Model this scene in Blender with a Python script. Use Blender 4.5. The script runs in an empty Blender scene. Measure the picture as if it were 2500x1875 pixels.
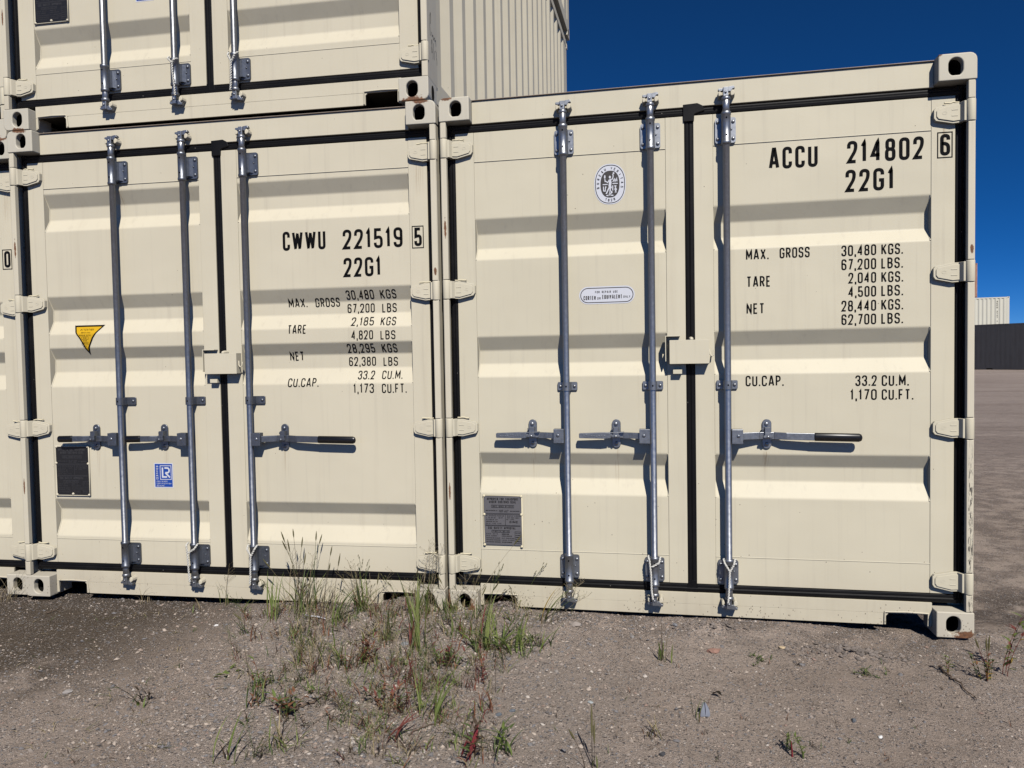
import bpy, bmesh, math, random
from mathutils import Vector, Matrix, noise
R = math.radians
S = bpy.context.scene
COL = S.collection
random.seed(7)

# ------------------------------------------------------------------ camera, sky, sun, exposure
cam = bpy.data.cameras.new('camera'); cam_o = bpy.data.objects.new('camera', cam); COL.objects.link(cam_o)
cam.sensor_width = 36; cam.lens = 25.822; cam.clip_start = .02; cam.clip_end = 3000
CAMLOC = Vector((1.0484, -3.5734, 1.2942)); CAMROT = (R(87.944), R(.9875), R(11.0218))
cam_o.location = CAMLOC; cam_o.rotation_euler = CAMROT
S.camera = cam_o
SUN = Vector((.41, -1., 1.06)).normalized()          # towards the sun
elev = math.asin(SUN.z)
W = bpy.data.worlds.new('World'); S.world = W; W.use_nodes = True
nt = W.node_tree; bgn = nt.nodes['Background']
sky = nt.nodes.new('ShaderNodeTexSky'); sky.sky_type = 'NISHITA'; sky.sun_disc = False
sky.sun_elevation = elev; sky.sun_rotation = math.atan2(SUN.x, SUN.y)
sky.altitude = 8000; sky.air_density = 1.; sky.dust_density = .0; sky.ozone_density = 10.
hsv = nt.nodes.new('ShaderNodeHueSaturation'); hsv.inputs['Saturation'].default_value = 1.13
nt.links.new(sky.outputs[0], hsv.inputs['Color']); nt.links.new(hsv.outputs[0], bgn.inputs[0]); bgn.inputs[1].default_value = .078
sl = bpy.data.lights.new('sun', 'SUN'); sl.energy = 4.5; sl.angle = R(.53); sl.color = (1, .955, .885)
so = bpy.data.objects.new('sun', sl); COL.objects.link(so); so.location = (6, -14, 18)
so.rotation_euler = (-SUN).to_track_quat('-Z', 'Y').to_euler()
S.view_settings.view_transform = 'Standard'; S.view_settings.look = 'None'
S.view_settings.exposure = 0.; S.view_settings.gamma = 1; S.view_settings.use_curve_mapping = False
S.cycles.max_bounces = 8; S.cycles.diffuse_bounces = 1; S.cycles.sample_clamp_indirect = .055

# ------------------------------------------------------------------ tagging
def tag(o, label=None, cat=None, group=None, kind=None):
    if label: o['label'] = label
    if cat: o['category'] = cat
    if group: o['group'] = group
    if kind: o['kind'] = kind
    return o
def empty(name, loc=(0, 0, 0), rz=0):
    o = bpy.data.objects.new(name, None); COL.objects.link(o); o.location = loc; o.rotation_euler = (0, 0, rz)
    o.empty_display_size = .2
    return o

# ------------------------------------------------------------------ materials
def mat(name):
    m = bpy.data.materials.new(name); m.use_nodes = True
    return m, m.node_tree, m.node_tree.nodes['Principled BSDF']
class G:
    """tiny node-graph helper"""
    def __init__(s, t): s.t = t
    def n(s, k, **kw):
        x = s.t.nodes.new(k)
        for a, v in kw.items(): setattr(x, a, v)
        return x
    def l(s, a, b): s.t.links.new(a, b)
    def put(s, sock, v):
        if isinstance(v, bpy.types.NodeSocket): s.l(v, sock)
        elif v is not None: sock.default_value = v
    def math(s, op, a, b=None, c=None, clamp=False):
        x = s.n('ShaderNodeMath', operation=op); x.use_clamp = clamp
        for i, v in enumerate((a, b, c)):
            if v is not None: s.put(x.inputs[i], v)
        return x.outputs[0]
    def vmath(s, op, a, b):
        x = s.n('ShaderNodeVectorMath', operation=op)
        s.put(x.inputs[0], a); s.put(x.inputs[1], b)
        return x.outputs[0]
    def noise(s, vec, scale, detail=4, rough=.55, dist=0):
        x = s.n('ShaderNodeTexNoise'); s.put(x.inputs['Vector'], vec)
        x.inputs['Scale'].default_value = scale; x.inputs['Detail'].default_value = detail
        x.inputs['Roughness'].default_value = rough; x.inputs['Distortion'].default_value = dist
        return x.outputs['Fac']
    def vor(s, vec, scale, feature='F1', rnd=1.):
        x = s.n('ShaderNodeTexVoronoi', feature=feature); s.put(x.inputs['Vector'], vec)
        x.inputs['Scale'].default_value = scale; x.inputs['Randomness'].default_value = rnd
        return x
    def ramp(s, fac, stops, interp='LINEAR'):
        x = s.n('ShaderNodeValToRGB'); cr = x.color_ramp; cr.interpolation = interp
        while len(cr.elements) < len(stops): cr.elements.new(.5)
        for e, (p, c) in zip(cr.elements, stops):
            e.position = p; e.color = (c, c, c, 1) if not isinstance(c, tuple) else (*c, 1)
        s.put(x.inputs[0], fac)
        return x.outputs[0]
    def mix(s, fac, a, b, mode='MIX'):
        x = s.n('ShaderNodeMix', data_type='RGBA', blend_type=mode)
        s.put(x.inputs[0], fac)
        for i, v in ((6, a), (7, b)):
            if isinstance(v, tuple): v = (*v, 1) if len(v) == 3 else v
            s.put(x.inputs[i], v)
        return x.outputs[2]
    def smooth(s, v, a, b):
        x = s.n('ShaderNodeMapRange', interpolation_type='SMOOTHSTEP')
        s.put(x.inputs[0], v); x.inputs[1].default_value = a; x.inputs[2].default_value = b
        return x.outputs[0]
    def bump(s, h, strength, dist, normal=None):
        x = s.n('ShaderNodeBump'); x.inputs['Strength'].default_value = strength; x.inputs['Distance'].default_value = dist
        s.put(x.inputs['Height'], h)
        if normal is not None: s.l(normal, x.inputs['Normal'])
        return x.outputs[0]
    def coord(s, kind='Object'): return s.n('ShaderNodeTexCoord').outputs[kind]
    def sep(s, v):
        x = s.n('ShaderNodeSeparateXYZ'); s.l(v, x.inputs[0]); return x.outputs

CREAM = (.69, .628, .482)
def paint(name, base=CREAM, rust=(), scuff=None, dirt=True, off=(0, 0, 0), streaks=False):
    """sprayed cream container paint: faint run-off streaks, specks, road dirt, rust spots (cx,cy,cz,r)"""
    m, t, b = mat(name); g = G(t)
    p = g.vmath('ADD', g.coord(), off); sp = g.sep(g.coord())
    big = g.noise(p, 1.7, 3)
    c = g.mix(g.smooth(big, .3, .75), tuple(x * .965 for x in base), tuple(x * 1.02 for x in base))
    st = g.noise(g.vmath('MULTIPLY', p, (34, 34, 1.1)), 1., 5, .62)
    c = g.mix(g.math('MULTIPLY', g.smooth(st, .52, .8), .34), c, (.47, .425, .34))
    st2 = g.noise(g.vmath('MULTIPLY', p, (9, 9, .55)), 1., 3, .6)
    c = g.mix(g.math('MULTIPLY', g.smooth(st2, .58, .82), .20), c, (.46, .39, .29))
    # specks
    v = g.vor(p, 26.); d = v.outputs['Distance']; rc = g.sep(v.outputs['Color'])
    low = g.math('MULTIPLY_ADD', g.smooth(sp[2], .9, .05), .3, .05)
    sel = g.math('LESS_THAN', rc[0], low)
    dot = g.math('LESS_THAN', d, g.math('MULTIPLY_ADD', rc[1], .055, .018))
    c = g.mix(g.math('MULTIPLY', sel, g.math('MULTIPLY', dot, .75)), c, (.07, .045, .03))
    if dirt:
        cl = g.noise(p, 5., 3)
        sv = g.vor(g.vmath('MULTIPLY', p, (1., 1., .62)), 135.); srn = g.sep(sv.outputs['Color'])
        thr = g.math('MULTIPLY', g.smooth(sp[2], .15, .02), g.math('MULTIPLY', g.smooth(cl, .38, .66), .75))
        dm = g.math('MULTIPLY', g.math('LESS_THAN', srn[0], thr), g.math('LESS_THAN', sv.outputs['Distance'], g.math('MULTIPLY_ADD', srn[1], .28, .08)))
        c = g.mix(g.math('MULTIPLY', dm, .7), c, (.10, .08, .062))
        dust = g.math('MULTIPLY', g.smooth(sp[2], .32, .02), g.noise(p, 6., 3))
        c = g.mix(g.math('MULTIPLY', dust, .42), c, (.36, .29, .22))
    run = None
    for (sx_, sz_, ww, ll) in ((.442, .845, .020, .22), (.858, .845, .018, .26), (1.563, .835, .022, .18), (.62, 2.28, .03, .22), (2.33, 2.30, .03, .20), (1.05, 1.13, .03, .12)) if streaks else ():
        k = g.math('MULTIPLY', g.smooth(g.math('ABSOLUTE', g.math('SUBTRACT', sp[0], sx_)), ww, ww * .2), g.math('MULTIPLY', g.smooth(sp[2], sz_, sz_ - .015), g.smooth(sp[2], sz_ - ll, sz_ - ll * .25)))
        run = k if run is None else g.math('ADD', run, k)
    if run is not None:
        k = g.math('MULTIPLY', run, g.smooth(g.noise(g.vmath('MULTIPLY', p, (150, 20, 2.2)), 1., 3, .6), .44, .68))
        c = g.mix(g.math('MULTIPLY', k, .55), c, (.34, .245, .15))
    for (cx, cy, cz, r, sx, sz) in rust:
        q = g.vmath('MULTIPLY', g.vmath('SUBTRACT', g.coord(), (cx, cy, cz)), (1 / (r * sx), 1 / r, 1 / (r * sz)))
        ln = g.n('ShaderNodeVectorMath', operation='LENGTH'); g.l(q, ln.inputs[0])
        nz = g.noise(g.coord(), 48., 6, .7)
        msk = g.smooth(g.math('SUBTRACT', g.math('MULTIPLY_ADD', nz, 1.5, -.1), ln.outputs['Value']), -.12, .12)
        rcol = g.ramp(g.noise(g.coord(), 95., 5, .7), [(.3, (.035, .013, .006)), (.55, (.16, .055, .018)), (.75, (.30, .14, .05))])
        c = g.mix(g.math('MULTIPLY', msk, .92), c, rcol)
    if scuff:
        x0, x1, z0, z1 = scuff
        n1 = g.noise(g.vmath('MULTIPLY', g.coord(), (190, 60, 26)), 1., 5, .75)
        k = g.math('MULTIPLY', g.smooth(sp[0], x0, x0 + .006), g.smooth(sp[0], x1, x1 - .006))
        k = g.math('MULTIPLY', k, g.math('MULTIPLY', g.smooth(sp[2], z0, z0 + .05), g.smooth(sp[2], z1, z1 - .3)))
        k = g.math('MULTIPLY', k, g.smooth(n1, .515, .56))
        c = g.mix(k, c, (.045, .042, .04))
    g.l(c, b.inputs['Base Color'])
    b.inputs['Roughness'].default_value = .5
    b.inputs['Specular IOR Level'].default_value = .22
    h = g.math('ADD', g.noise(p, 240., 3), g.math('MULTIPLY', g.noise(p, 14., 3), .9))
    wv = g.noise(g.vmath('MULTIPLY', p, (2.6, 2.6, 3.4)), 1., 2, .4)
    g.l(g.bump(wv, .5, .012, g.bump(h, .16, .002)), b.inputs['Normal'])
    return m
def plain(name, col, rough=.5, metal=0., spec=.5, var=0., scale=40, bump=0.):
    m, t, b = mat(name); g = G(t)
    b.inputs['Roughness'].default_value = rough; b.inputs['Metallic'].default_value = metal
    b.inputs['Specular IOR Level'].default_value = spec
    if var:
        n = g.noise(g.coord(), scale, 5, .65)
        g.l(g.mix(n, tuple(max(0, x * (1 - var)) for x in col), tuple(x * (1 + var) for x in col)), b.inputs['Base Color'])
        if bump: g.l(g.bump(n, bump, .002), b.inputs['Normal'])
    else: b.inputs['Base Color'].default_value = (*col, 1)
    return m
def galvanised(name, base, rough):
    m, t, b = mat(name); g = G(t); p = g.coord()
    n = g.noise(p, 55., 5, .65)
    fl = g.vor(p, 120.)
    st = g.noise(g.vmath('MULTIPLY', p, (130, 130, 18)), 1., 4, .7)
    c = g.mix(n, tuple(x * .72 for x in base), tuple(min(1, x * 1.15) for x in base))
    c = g.mix(g.math('MULTIPLY', g.sep(fl.outputs['Color'])[0], .25), c, tuple(x * .6 for x in base))
    c = g.mix(g.math('MULTIPLY', g.smooth(st, .56, .72), .55), c, tuple(min(1, x * 1.45) for x in base))
    g.l(c, b.inputs['Base Color']); b.inputs['Metallic'].default_value = .9
    g.l(g.math('MULTIPLY_ADD', n, .22, rough - .1), b.inputs['Roughness'])
    g.l(g.bump(g.math('ADD', st, n), .12, .001), b.inputs['Normal'])
    return m
def rubber_mat():
    m, t, b = mat('gasket_rubber'); g = G(t); p = g.coord()
    n = g.noise(p, 30., 5, .7); dust = g.noise(g.vmath('MULTIPLY', p, (6, 6, 6)), 1., 4)
    c = g.mix(g.math('MULTIPLY', g.smooth(dust, .45, .8), .5), (.0055, .0055, .0065), (.017, .016, .016))
    v = g.vor(p, 55.); sel = g.math('LESS_THAN', g.sep(v.outputs['Color'])[0], .04)
    c = g.mix(g.math('MULTIPLY', sel, g.math('LESS_THAN', v.outputs['Distance'], .1)), c, (.3, .28, .25))
    g.l(c, b.inputs['Base Color']); b.inputs['Roughness'].default_value = .5; b.inputs['Specular IOR Level'].default_value = .16
    g.l(g.bump(n, .25, .003), b.inputs['Normal'])
    return m
M = {}
M['paint'] = paint('cream_paint', streaks=True)
M['paint_b'] = paint('cream_paint_weathered', (.69, .632, .482), off=(3.1, 1.7, 5.2), streaks=True)
M['paint_hi'] = paint('cream_paint_upper', dirt=False, off=(7, 2, 1))
M['casting'] = paint('casting_paint', (.615, .572, .47), rust=[(.08, 0, 2.59, .03, 2.2, .6), (2.36, 0, 2.588, .03, 2.2, .6)])
M['casting_rust'] = paint('casting_paint_rusty', (.635, .59, .478), rust=[(.0, .0, .05, .10, .22, 1.2), (.118, .0, .0, .10, .5, 1.), (2.405, 0, .005, .06, 1.2, .7), (2.27, 0, 2.59, .02, 2, .8), (.04, 0, 2.588, .03, 1.4, .7)])
M['casting_up'] = paint('casting_paint_upper', (.615, .572, .47), rust=[(2.36, 0, .0, .05, 1.8, .7), (.09, 0, -.002, .035, 1.8, .6)], dirt=False)
M['post'] = paint('post_paint', (.69, .628, .49), rust=[(.022, 0, 1.95, .07, .12, 1.), (.018, 0, .62, .07, .10, 1.), (2.42, 0, 1.74, .025, .5, 1.3)])
M['post_scuff'] = paint('post_paint_scuffed', (.69, .628, .49), rust=[(.022, 0, 1.95, .07, .12, 1.), (.018, 0, .62, .07, .10, 1.), (2.42, 0, 1.74, .025, .5, 1.3)], scuff=(2.408, 2.434, .05, .95))
M['bead'] = plain('sealant_bead', (.74, .66, .46), .6, var=.1)
M['galv'] = galvanised('galvanised_steel', (.42, .435, .455), .42)
M['galv_d'] = galvanised('galvanised_steel_dull', (.25, .268, .30), .42)
M['galv_bar'] = galvanised('galvanised_bar', (.54, .545, .55), .36)
M['galv_bar_d'] = galvanised('galvanised_bar_dull', (.38, .39, .405), .36)
M['rubber'] = rubber_mat()
M['grip'] = plain('black_grip', (.006, .006, .007), .33)
M['ink'] = plain('black_marking', (.005, .005, .006), .7, spec=.08)
M['dark'] = plain('container_inside_shade', (.012, .011, .010), .9, spec=.1)  # near-black colour stands in for the shade inside cavities
M['hole'] = plain('drilled_hole_shade', (.004, .004, .005), .9, spec=.05)  # flat black discs, the shade of small holes painted on
M['roofedge'] = plain('roof_edge_steel', (.33, .27, .22), .6, var=.35, scale=30)
M['white'] = plain('white_vinyl', (.70, .71, .76), .4)
M['charcoal'] = plain('charcoal_print', (.045, .04, .038), .5)
M['blue'] = plain('blue_vinyl', (.012, .065, .36), .4)
M['yellow'] = plain('yellow_vinyl', (.68, .40, .012), .4)
M['plate'] = plain('grey_data_plate', (.155, .15, .16), .42, metal=.2, var=.12, scale=60)
M['plate_dark'] = plain('black_data_plate', (.018, .018, .02), .4, metal=.1, var=.35, scale=70)
M['plate_text'] = plain('plate_text_faint', (.055, .055, .06), .5)
M['rope'] = plain('white_rope', (.66, .64, .58), .8, spec=.2)
M['pen'] = plain('marker_pen', (.02, .02, .022), .6)
PM = ('paint', 'paint_b', 'paint_hi')

# ------------------------------------------------------------------ mesh builder
class MB:
    def __init__(s, skew=0): s.v = []; s.f = []; s.m = []; s.sm = []; s.mats = []; s.skew = skew
    def mi(s, k):
        mm = M[k] if isinstance(k, str) else k
        if mm not in s.mats: s.mats.append(mm)
        return s.mats.index(mm)
    def add(s, vs, fs, k, smooth=False):
        o = len(s.v); i = s.mi(k)
        for x, y, z in vs: s.v.append((x + s.skew * max(0, y - .2), y, z))
        for f in fs: s.f.append([o + a for a in f]); s.m.append(i); s.sm.append(smooth)
    def box(s, x0, x1, y0, y1, z0, z1, k):
        s.add([(x0, y0, z0), (x1, y0, z0), (x1, y1, z0), (x0, y1, z0), (x0, y0, z1), (x1, y0, z1), (x1, y1, z1), (x0, y1, z1)],
              [(0, 3, 2, 1), (4, 5, 6, 7), (0, 1, 5, 4), (1, 2, 6, 5), (2, 3, 7, 6), (3, 0, 4, 7)], k)
    def prism(s, pts, y0, y1, k, top=None):
        """outline pts (x,z) counter-clockwise seen from the front (-y), y0 = front"""
        n = len(pts); tp = top or pts
        s.add([(x, y0, z) for x, z in tp] + [(x, y1, z) for x, z in pts],
              [tuple(range(n)), tuple(range(2 * n - 1, n - 1, -1))] + [(i, n + i, n + (i + 1) % n, (i + 1) % n) for i in range(n)], k)
    def tube(s, path, r, k, n=10, cap=True, smooth=True):
        P = [Vector(p) for p in path]; rs = r if isinstance(r, (list, tuple)) else [r] * len(P)
        vs = []; fs = []
        t = (P[1] - P[0]).normalized()
        a = t.orthogonal().normalized()
        for i, p in enumerate(P):
            t = (P[min(i + 1, len(P) - 1)] - P[max(i - 1, 0)])
            if t.length < 1e-9: t = Vector((0, 0, 1))
            t.normalize(); a = (a - t * a.dot(t))
            a = a.normalized() if a.length > 1e-6 else t.orthogonal().normalized()
            b = t.cross(a)
            for j in range(n):
                w = 2 * math.pi * j / n
                vs.append(tuple(p + (a * math.cos(w) + b * math.sin(w)) * rs[i]))
        for i in range(len(P) - 1):
            for j in range(n):
                fs.append((i * n + j, i * n + (j + 1) % n, (i + 1) * n + (j + 1) % n, (i + 1) * n + j))
        s.add(vs, fs, k, smooth)
        if cap:
            s.add(vs[:n], [tuple(range(n - 1, -1, -1))], k); s.add(vs[-n:], [tuple(range(n))], k)
    def lathe(s, cx, cy, prof, k, n=20):
        """prof: (z, r) along z"""
        s.tube([(cx, cy, z) for z, _ in prof], [r for _, r in prof], k, n, True, False) if False else None
        vs = []; fs = []
        for z, r in prof:
            for j in range(n):
                w = 2 * math.pi * j / n; vs.append((cx + r * math.cos(w), cy + r * math.sin(w), z))
        for i in range(len(prof) - 1):
            for j in range(n):
                fs.append((i * n + j, i * n + (j + 1) % n, (i + 1) * n + (j + 1) % n, (i + 1) * n + j))
        s.add(vs, fs, k, True)
        s.add(vs[:n], [tuple(range(n - 1, -1, -1))], k); s.add(vs[-n:], [tuple(range(n))], k)
    def dome(s, x, y, z, r, h, k, n=10):
        """rivet head facing -y"""
        vs = []; fs = []
        for (rr, hh) in ((1, 0), (.93, .5), (.6, .88)):
            for j in range(n):
                w = 2 * math.pi * j / n; vs.append((x + r * rr * math.cos(w), y - h * hh, z + r * rr * math.sin(w)))
        vs.append((x, y - h, z))
        for i in range(2):
            for j in range(n): fs.append((i * n + j, i * n + (j + 1) % n, (i + 1) * n + (j + 1) % n, (i + 1) * n + j))
        for j in range(n): fs.append((2 * n + j, 2 * n + (j + 1) % n, 3 * n))
        s.add(vs, fs, k, True)
    def disc(s, x, y, z, rx, rz, k, n=14):
        s.add([(x + rx * math.cos(2 * math.pi * j / n), y, z + rz * math.sin(2 * math.pi * j / n)) for j in range(n)], [tuple(range(n))], k)
    def build(s, name, parent=None, bevel=0, seg=2):
        me = bpy.data.meshes.new(name); me.from_pydata(s.v, [], s.f)
        for mm in s.mats: me.materials.append(mm)
        me.polygons.foreach_set('material_index', s.m); me.polygons.foreach_set('use_smooth', s.sm); me.update()
        o = bpy.data.objects.new(name, me); COL.objects.link(o)
        if parent: o.parent = parent
        if bevel:
            bv = o.modifiers.new('edge', 'BEVEL'); bv.width = bevel; bv.segments = seg; bv.limit_method = 'ANGLE'; bv.angle_limit = R(35)
        return o

# ------------------------------------------------------------------ stencil lettering (stroke font)
r_ = 1
GL = {
 'A': (.55, [[(0, 0), (.42, 1), (.58, 1), (1, 0)], [(.15, .27), (.85, .27)]]),
 'B': (.5, [[(0, 0), (0, 1), (.95, 1, 1), (.95, .53, 1), (0, .53)], [(0, .53), (1, .53, 1), (1, 0, 1), (0, 0)]]),
 'C': (.5, [[(1, .72), (1, 1, 1), (0, 1, 1), (0, 0, 1), (1, 0, 1), (1, .28)]]),
 'D': (.52, [[(0, 0), (0, 1), (1, 1, 1), (1, 0, 1), (0, 0)]]),
 'E': (.44, [[(1, 1), (0, 1), (0, 0), (1, 0)], [(0, .52), (.85, .52)]]),
 'F': (.44, [[(1, 1), (0, 1), (0, 0)], [(0, .5), (.85, .5)]]),
 'G': (.52, [[(1, .74), (1, 1, 1), (0, 1, 1), (0, 0, 1), (1, 0, 1), (1, .46), (.55, .46)]]),
 'H': (.52, [[(0, 0), (0, 1)], [(1, 0), (1, 1)], [(0, .52), (1, .52)]]),
 'I': (.16, [[(.5, 0), (.5, 1)]]),
 'J': (.45, [[(1, 1), (1, 0, 1), (0, 0, 1), (0, .3)]]),
 'K': (.52, [[(0, 0), (0, 1)], [(1, 1), (.02, .40)], [(.32, .6), (1, 0)]]),
 'L': (.42, [[(0, 1), (0, 0), (1, 0)]]),
 'M': (.62, [[(0, 0), (0, 1), (.5, .25), (1, 1), (1, 0)]]),
 'N': (.52, [[(0, 0), (0, 1), (1, 0), (1, 1)]]),
 'O': (.52, [[(0, .5), (0, 1, 1), (1, 1, 1), (1, 0, 1), (0, 0, 1), (0, .5)]]),
 'P': (.48, [[(0, 0), (0, 1), (1, 1, 1), (1, .46, 1), (0, .46)]]),
 'Q': (.52, [[(0, .5), (0, 1, 1), (1, 1, 1), (1, 0, 1), (0, 0, 1), (0, .5)], [(.6, .25), (1, 0)]]),
 'R': (.5, [[(0, 0), (0, 1), (1, 1, 1), (1, .48, 1), (0, .48)], [(.5, .48), (1, 0)]]),
 'S': (.5, [[(1, .76), (1, 1, 1), (0, 1, 1), (0, .53, 1), (1, .50, 1), (1, 0, 1), (0, 0, 1), (0, .24)]]),
 'T': (.5, [[(0, 1), (1, 1)], [(.5, 1), (.5, 0)]]),
 'U': (.5, [[(0, 1), (0, 0, 1), (1, 0, 1), (1, 1)]]),
 'V': (.52, [[(0, 1), (.5, 0), (1, 1)]]),
 'W': (.74, [[(0, 1), (.24, 0), (.5, .95), (.76, 0), (1, 1)]]),
 'X': (.52, [[(0, 0), (1, 1)], [(0, 1), (1, 0)]]),
 'Y': (.52, [[(0, 1), (.5, .48), (1, 1)], [(.5, .48), (.5, 0)]]),
 '0': (.5, [[(0, .5), (0, 1, 1), (1, 1, 1), (1, 0, 1), (0, 0, 1), (0, .5)]]),
 '1': (.30, [[(.0, .78), (.62, 1), (.62, 0)]]),
 '2': (.5, [[(0, .70), (0, 1, 1), (1, 1, 1), (1, .60, 1), (0, 0), (1, 0)]]),
 '3': (.5, [[(0, .76), (0, 1, 1), (1, 1, 1), (1, .53, 1), (.4, .53)], [(.4, .53), (1, .53, 1), (1, 0, 1), (0, 0, 1), (0, .24)]]),
 '4': (.52, [[(.74, 0), (.74, 1), (0, .27), (1, .27)]]),
 '5': (.5, [[(.95, 1), (.06, 1), (.03, .52), (1, .62, 1), (1, 0, 1), (0, 0, 1), (0, .24)]]),
 '6': (.5, [[(1, .77), (1, 1, 1), (0, 1, 1), (0, 0, 1), (1, 0, 1), (1, .57, 1), (0, .57)]]),
 '7': (.48, [[(0, 1), (1, 1), (.32, 0)]]),
 '8': (.5, [[(.5, .53), (.05, .53, 1), (.05, 1, 1), (.95, 1, 1), (.95, .53, 1), (.5, .53)], [(.5, .53), (0, .53, 1), (0, 0, 1), (1, 0, 1), (1, .53, 1), (.5, .53)]]),
 '9': (.5, [[(0, .23), (0, 0, 1), (1, 0, 1), (1, 1, 1), (0, 1, 1), (0, .43, 1), (1, .43)]]),
 '.': (.14, [[(.5, -.05), (.5, .10)]]), ',': (.14, [[(.7, .09), (.45, -.05), (.15, -.20)]]), '/': (.4, [[(0, 0), (1, 1)]]), '-': (.3, [[(0, .5), (1, .5)]]), ' ': (.42, []),
}
def fillet(pts, rad):
    out = []
    for i, p in enumerate(pts):
        q = Vector(p[:2])
        if len(p) == 3 and 0 < i < len(pts) - 1:
            a = Vector(pts[i - 1][:2]); b = Vector(pts[i + 1][:2])
            la = (a - q).length * (.5 if (len(pts[i - 1]) == 3) else 1); lb = (b - q).length * (.5 if len(pts[i + 1]) == 3 else 1)
            rr = min(rad, la, lb)
            p0 = q + (a - q).normalized() * rr; p1 = q + (b - q).normalized() * rr
            for k in range(7):
                t = k / 6; out.append(p0 * (1 - t) ** 2 + q * 2 * t * (1 - t) + p1 * t * t)
        else: out.append(q)
    return out
def ribbon(mb, pts, w, fmap, k, step=.007, lay=0):
    """flat stroke of width w following 2-D pts; fmap(u,v,lay) -> 3-D point"""
    P = [Vector(p[:2]) for p in pts]; Q = [P[0]]
    for a, b in zip(P, P[1:]):
        L = (b - a).length
        if L < 1e-6: continue
        n = max(1, int(L / step))
        Q += [a + (b - a) * (i / n) for i in range(1, n + 1)]
    if len(Q) < 2: return
    closed = (Q[0] - Q[-1]).length < 1e-5
    vs = []; fs = []; N = len(Q)
    for i, q in enumerate(Q):
        pa = Q[i - 1] if i else (Q[-2] if closed else None); pb = Q[i + 1] if i < N - 1 else (Q[1] if closed else None)
        d0 = (q - pa).normalized() if pa is not None else None; d1 = (pb - q).normalized() if pb is not None else None
        if d0 is None: d0 = d1
        if d1 is None: d1 = d0
        n0 = Vector((-d0.y, d0.x)); n1 = Vector((-d1.y, d1.x)); nn = n0 + n1
        if nn.length < .3: nn = n0
        nn.normalize(); s = min(1 / max(.35, nn.dot(n0)), 2.2)
        vs += [fmap(*(q + nn * w / 2 * s), lay), fmap(*(q - nn * w / 2 * s), lay)]
    for i in range(N - 1): fs.append((2 * i, 2 * i + 1, 2 * i + 3, 2 * i + 2))
    mb.add(vs, fs, k)
def text(mb, s, x0, x1, z0, z1, wt, fmap, k, gap=.20, slant=0):
    """letters fitted exactly between x0..x1 and z0..z1; wt = stroke width as a share of the height"""
    H = z1 - z0; t = wt * H
    tot = sum(GL[c][0] for c in s) + gap * (len(s) - 1)
    sx = (x1 - x0) / (tot * H); x = x0
    for c in s:
        w, st = GL[c]; w = w * H * sx
        for li, pl in enumerate(st):
            q = [(x + t / 2 + p[0] * (w - t), z0 + t / 2 + p[1] * (H - t), *p[2:]) for p in pl]
            q = fillet(q, min(w * .5, H * .26))
            ribbon(mb, [(a + slant * (b - z0), b) for a, b in q], t, fmap, k, lay=li)
        x += w + gap * H * sx
def flat(y): return lambda u, v, l=0: (u, y - .0004 * l, v)
def rect(x0, x1, z0, z1): return [(x0, z0), (x1, z0), (x1, z1), (x0, z1), (x0, z0)]

# ------------------------------------------------------------------ shipping container
DF = .060                                    # door face depth behind the castings
REC = .038                                   # depth of the pressed recesses
PL, PU = .318, 2.281
def panel_line(corr):
    """(z, depth) outline of the pressed panel with rounded bends, top to bottom"""
    br = [(PU, 0.)]
    for a, c, d, e in corr: br += [(a, 0.), (c, REC), (d, REC), (e, 0.)]
    br += [(PL, 0.)]; pr = []
    for i, (z, y) in enumerate(br):
        if 0 < i < len(br) - 1:
            q = Vector((z, y)); A = Vector(br[i - 1]); B_ = Vector(br[i + 1]); rr = .0065
            s0 = q + (A - q).normalized() * rr; s1 = q + (B_ - q).normalized() * rr
            for t in (0, .25, .5, .75, 1): v = s0 * (1 - t) ** 2 + q * 2 * t * (1 - t) + s1 * t * t; pr.append((v.x, v.y))
        else: pr.append((z, y))
    return pr
def profile(corr):
    pr = panel_line(corr)
    def f(z):
        for (a, ya), (b, yb) in zip(pr, pr[1:]):
            if b <= z <= a: return ya + (yb - ya) * (a - z) / max(1e-9, a - b)
        return 0.
    return f
def stadium(w, h, n):
    out = []
    for i in range(n):
        a = 2 * math.pi * (i + .5) / n; c, s = math.cos(a), math.sin(a)
        t = 1.
        # ray hit with a stadium (w wide, h high): rectangle part + end caps
        rr = w / 2; hh = h / 2 - rr
        tx = rr / abs(c) if abs(c) > 1e-6 else 1e9
        if tx * abs(s) <= hh: t = tx
        else:
            B = hh * abs(s); t = B + math.sqrt(max(0, B * B - (hh * hh - rr * rr)))
        out.append((t * c, t * s))
    return out
def roundrect(w, h, rad, n):
    out = []
    for i in range(n):
        a = 2 * math.pi * (i + .5) / n; c, s = math.cos(a), math.sin(a)
        tx = w / 2 / abs(c) if abs(c) > 1e-6 else 1e9; tz = h / 2 / abs(s) if abs(s) > 1e-6 else 1e9
        t = min(tx, tz); out.append((t * c, t * s))
    return out
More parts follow.
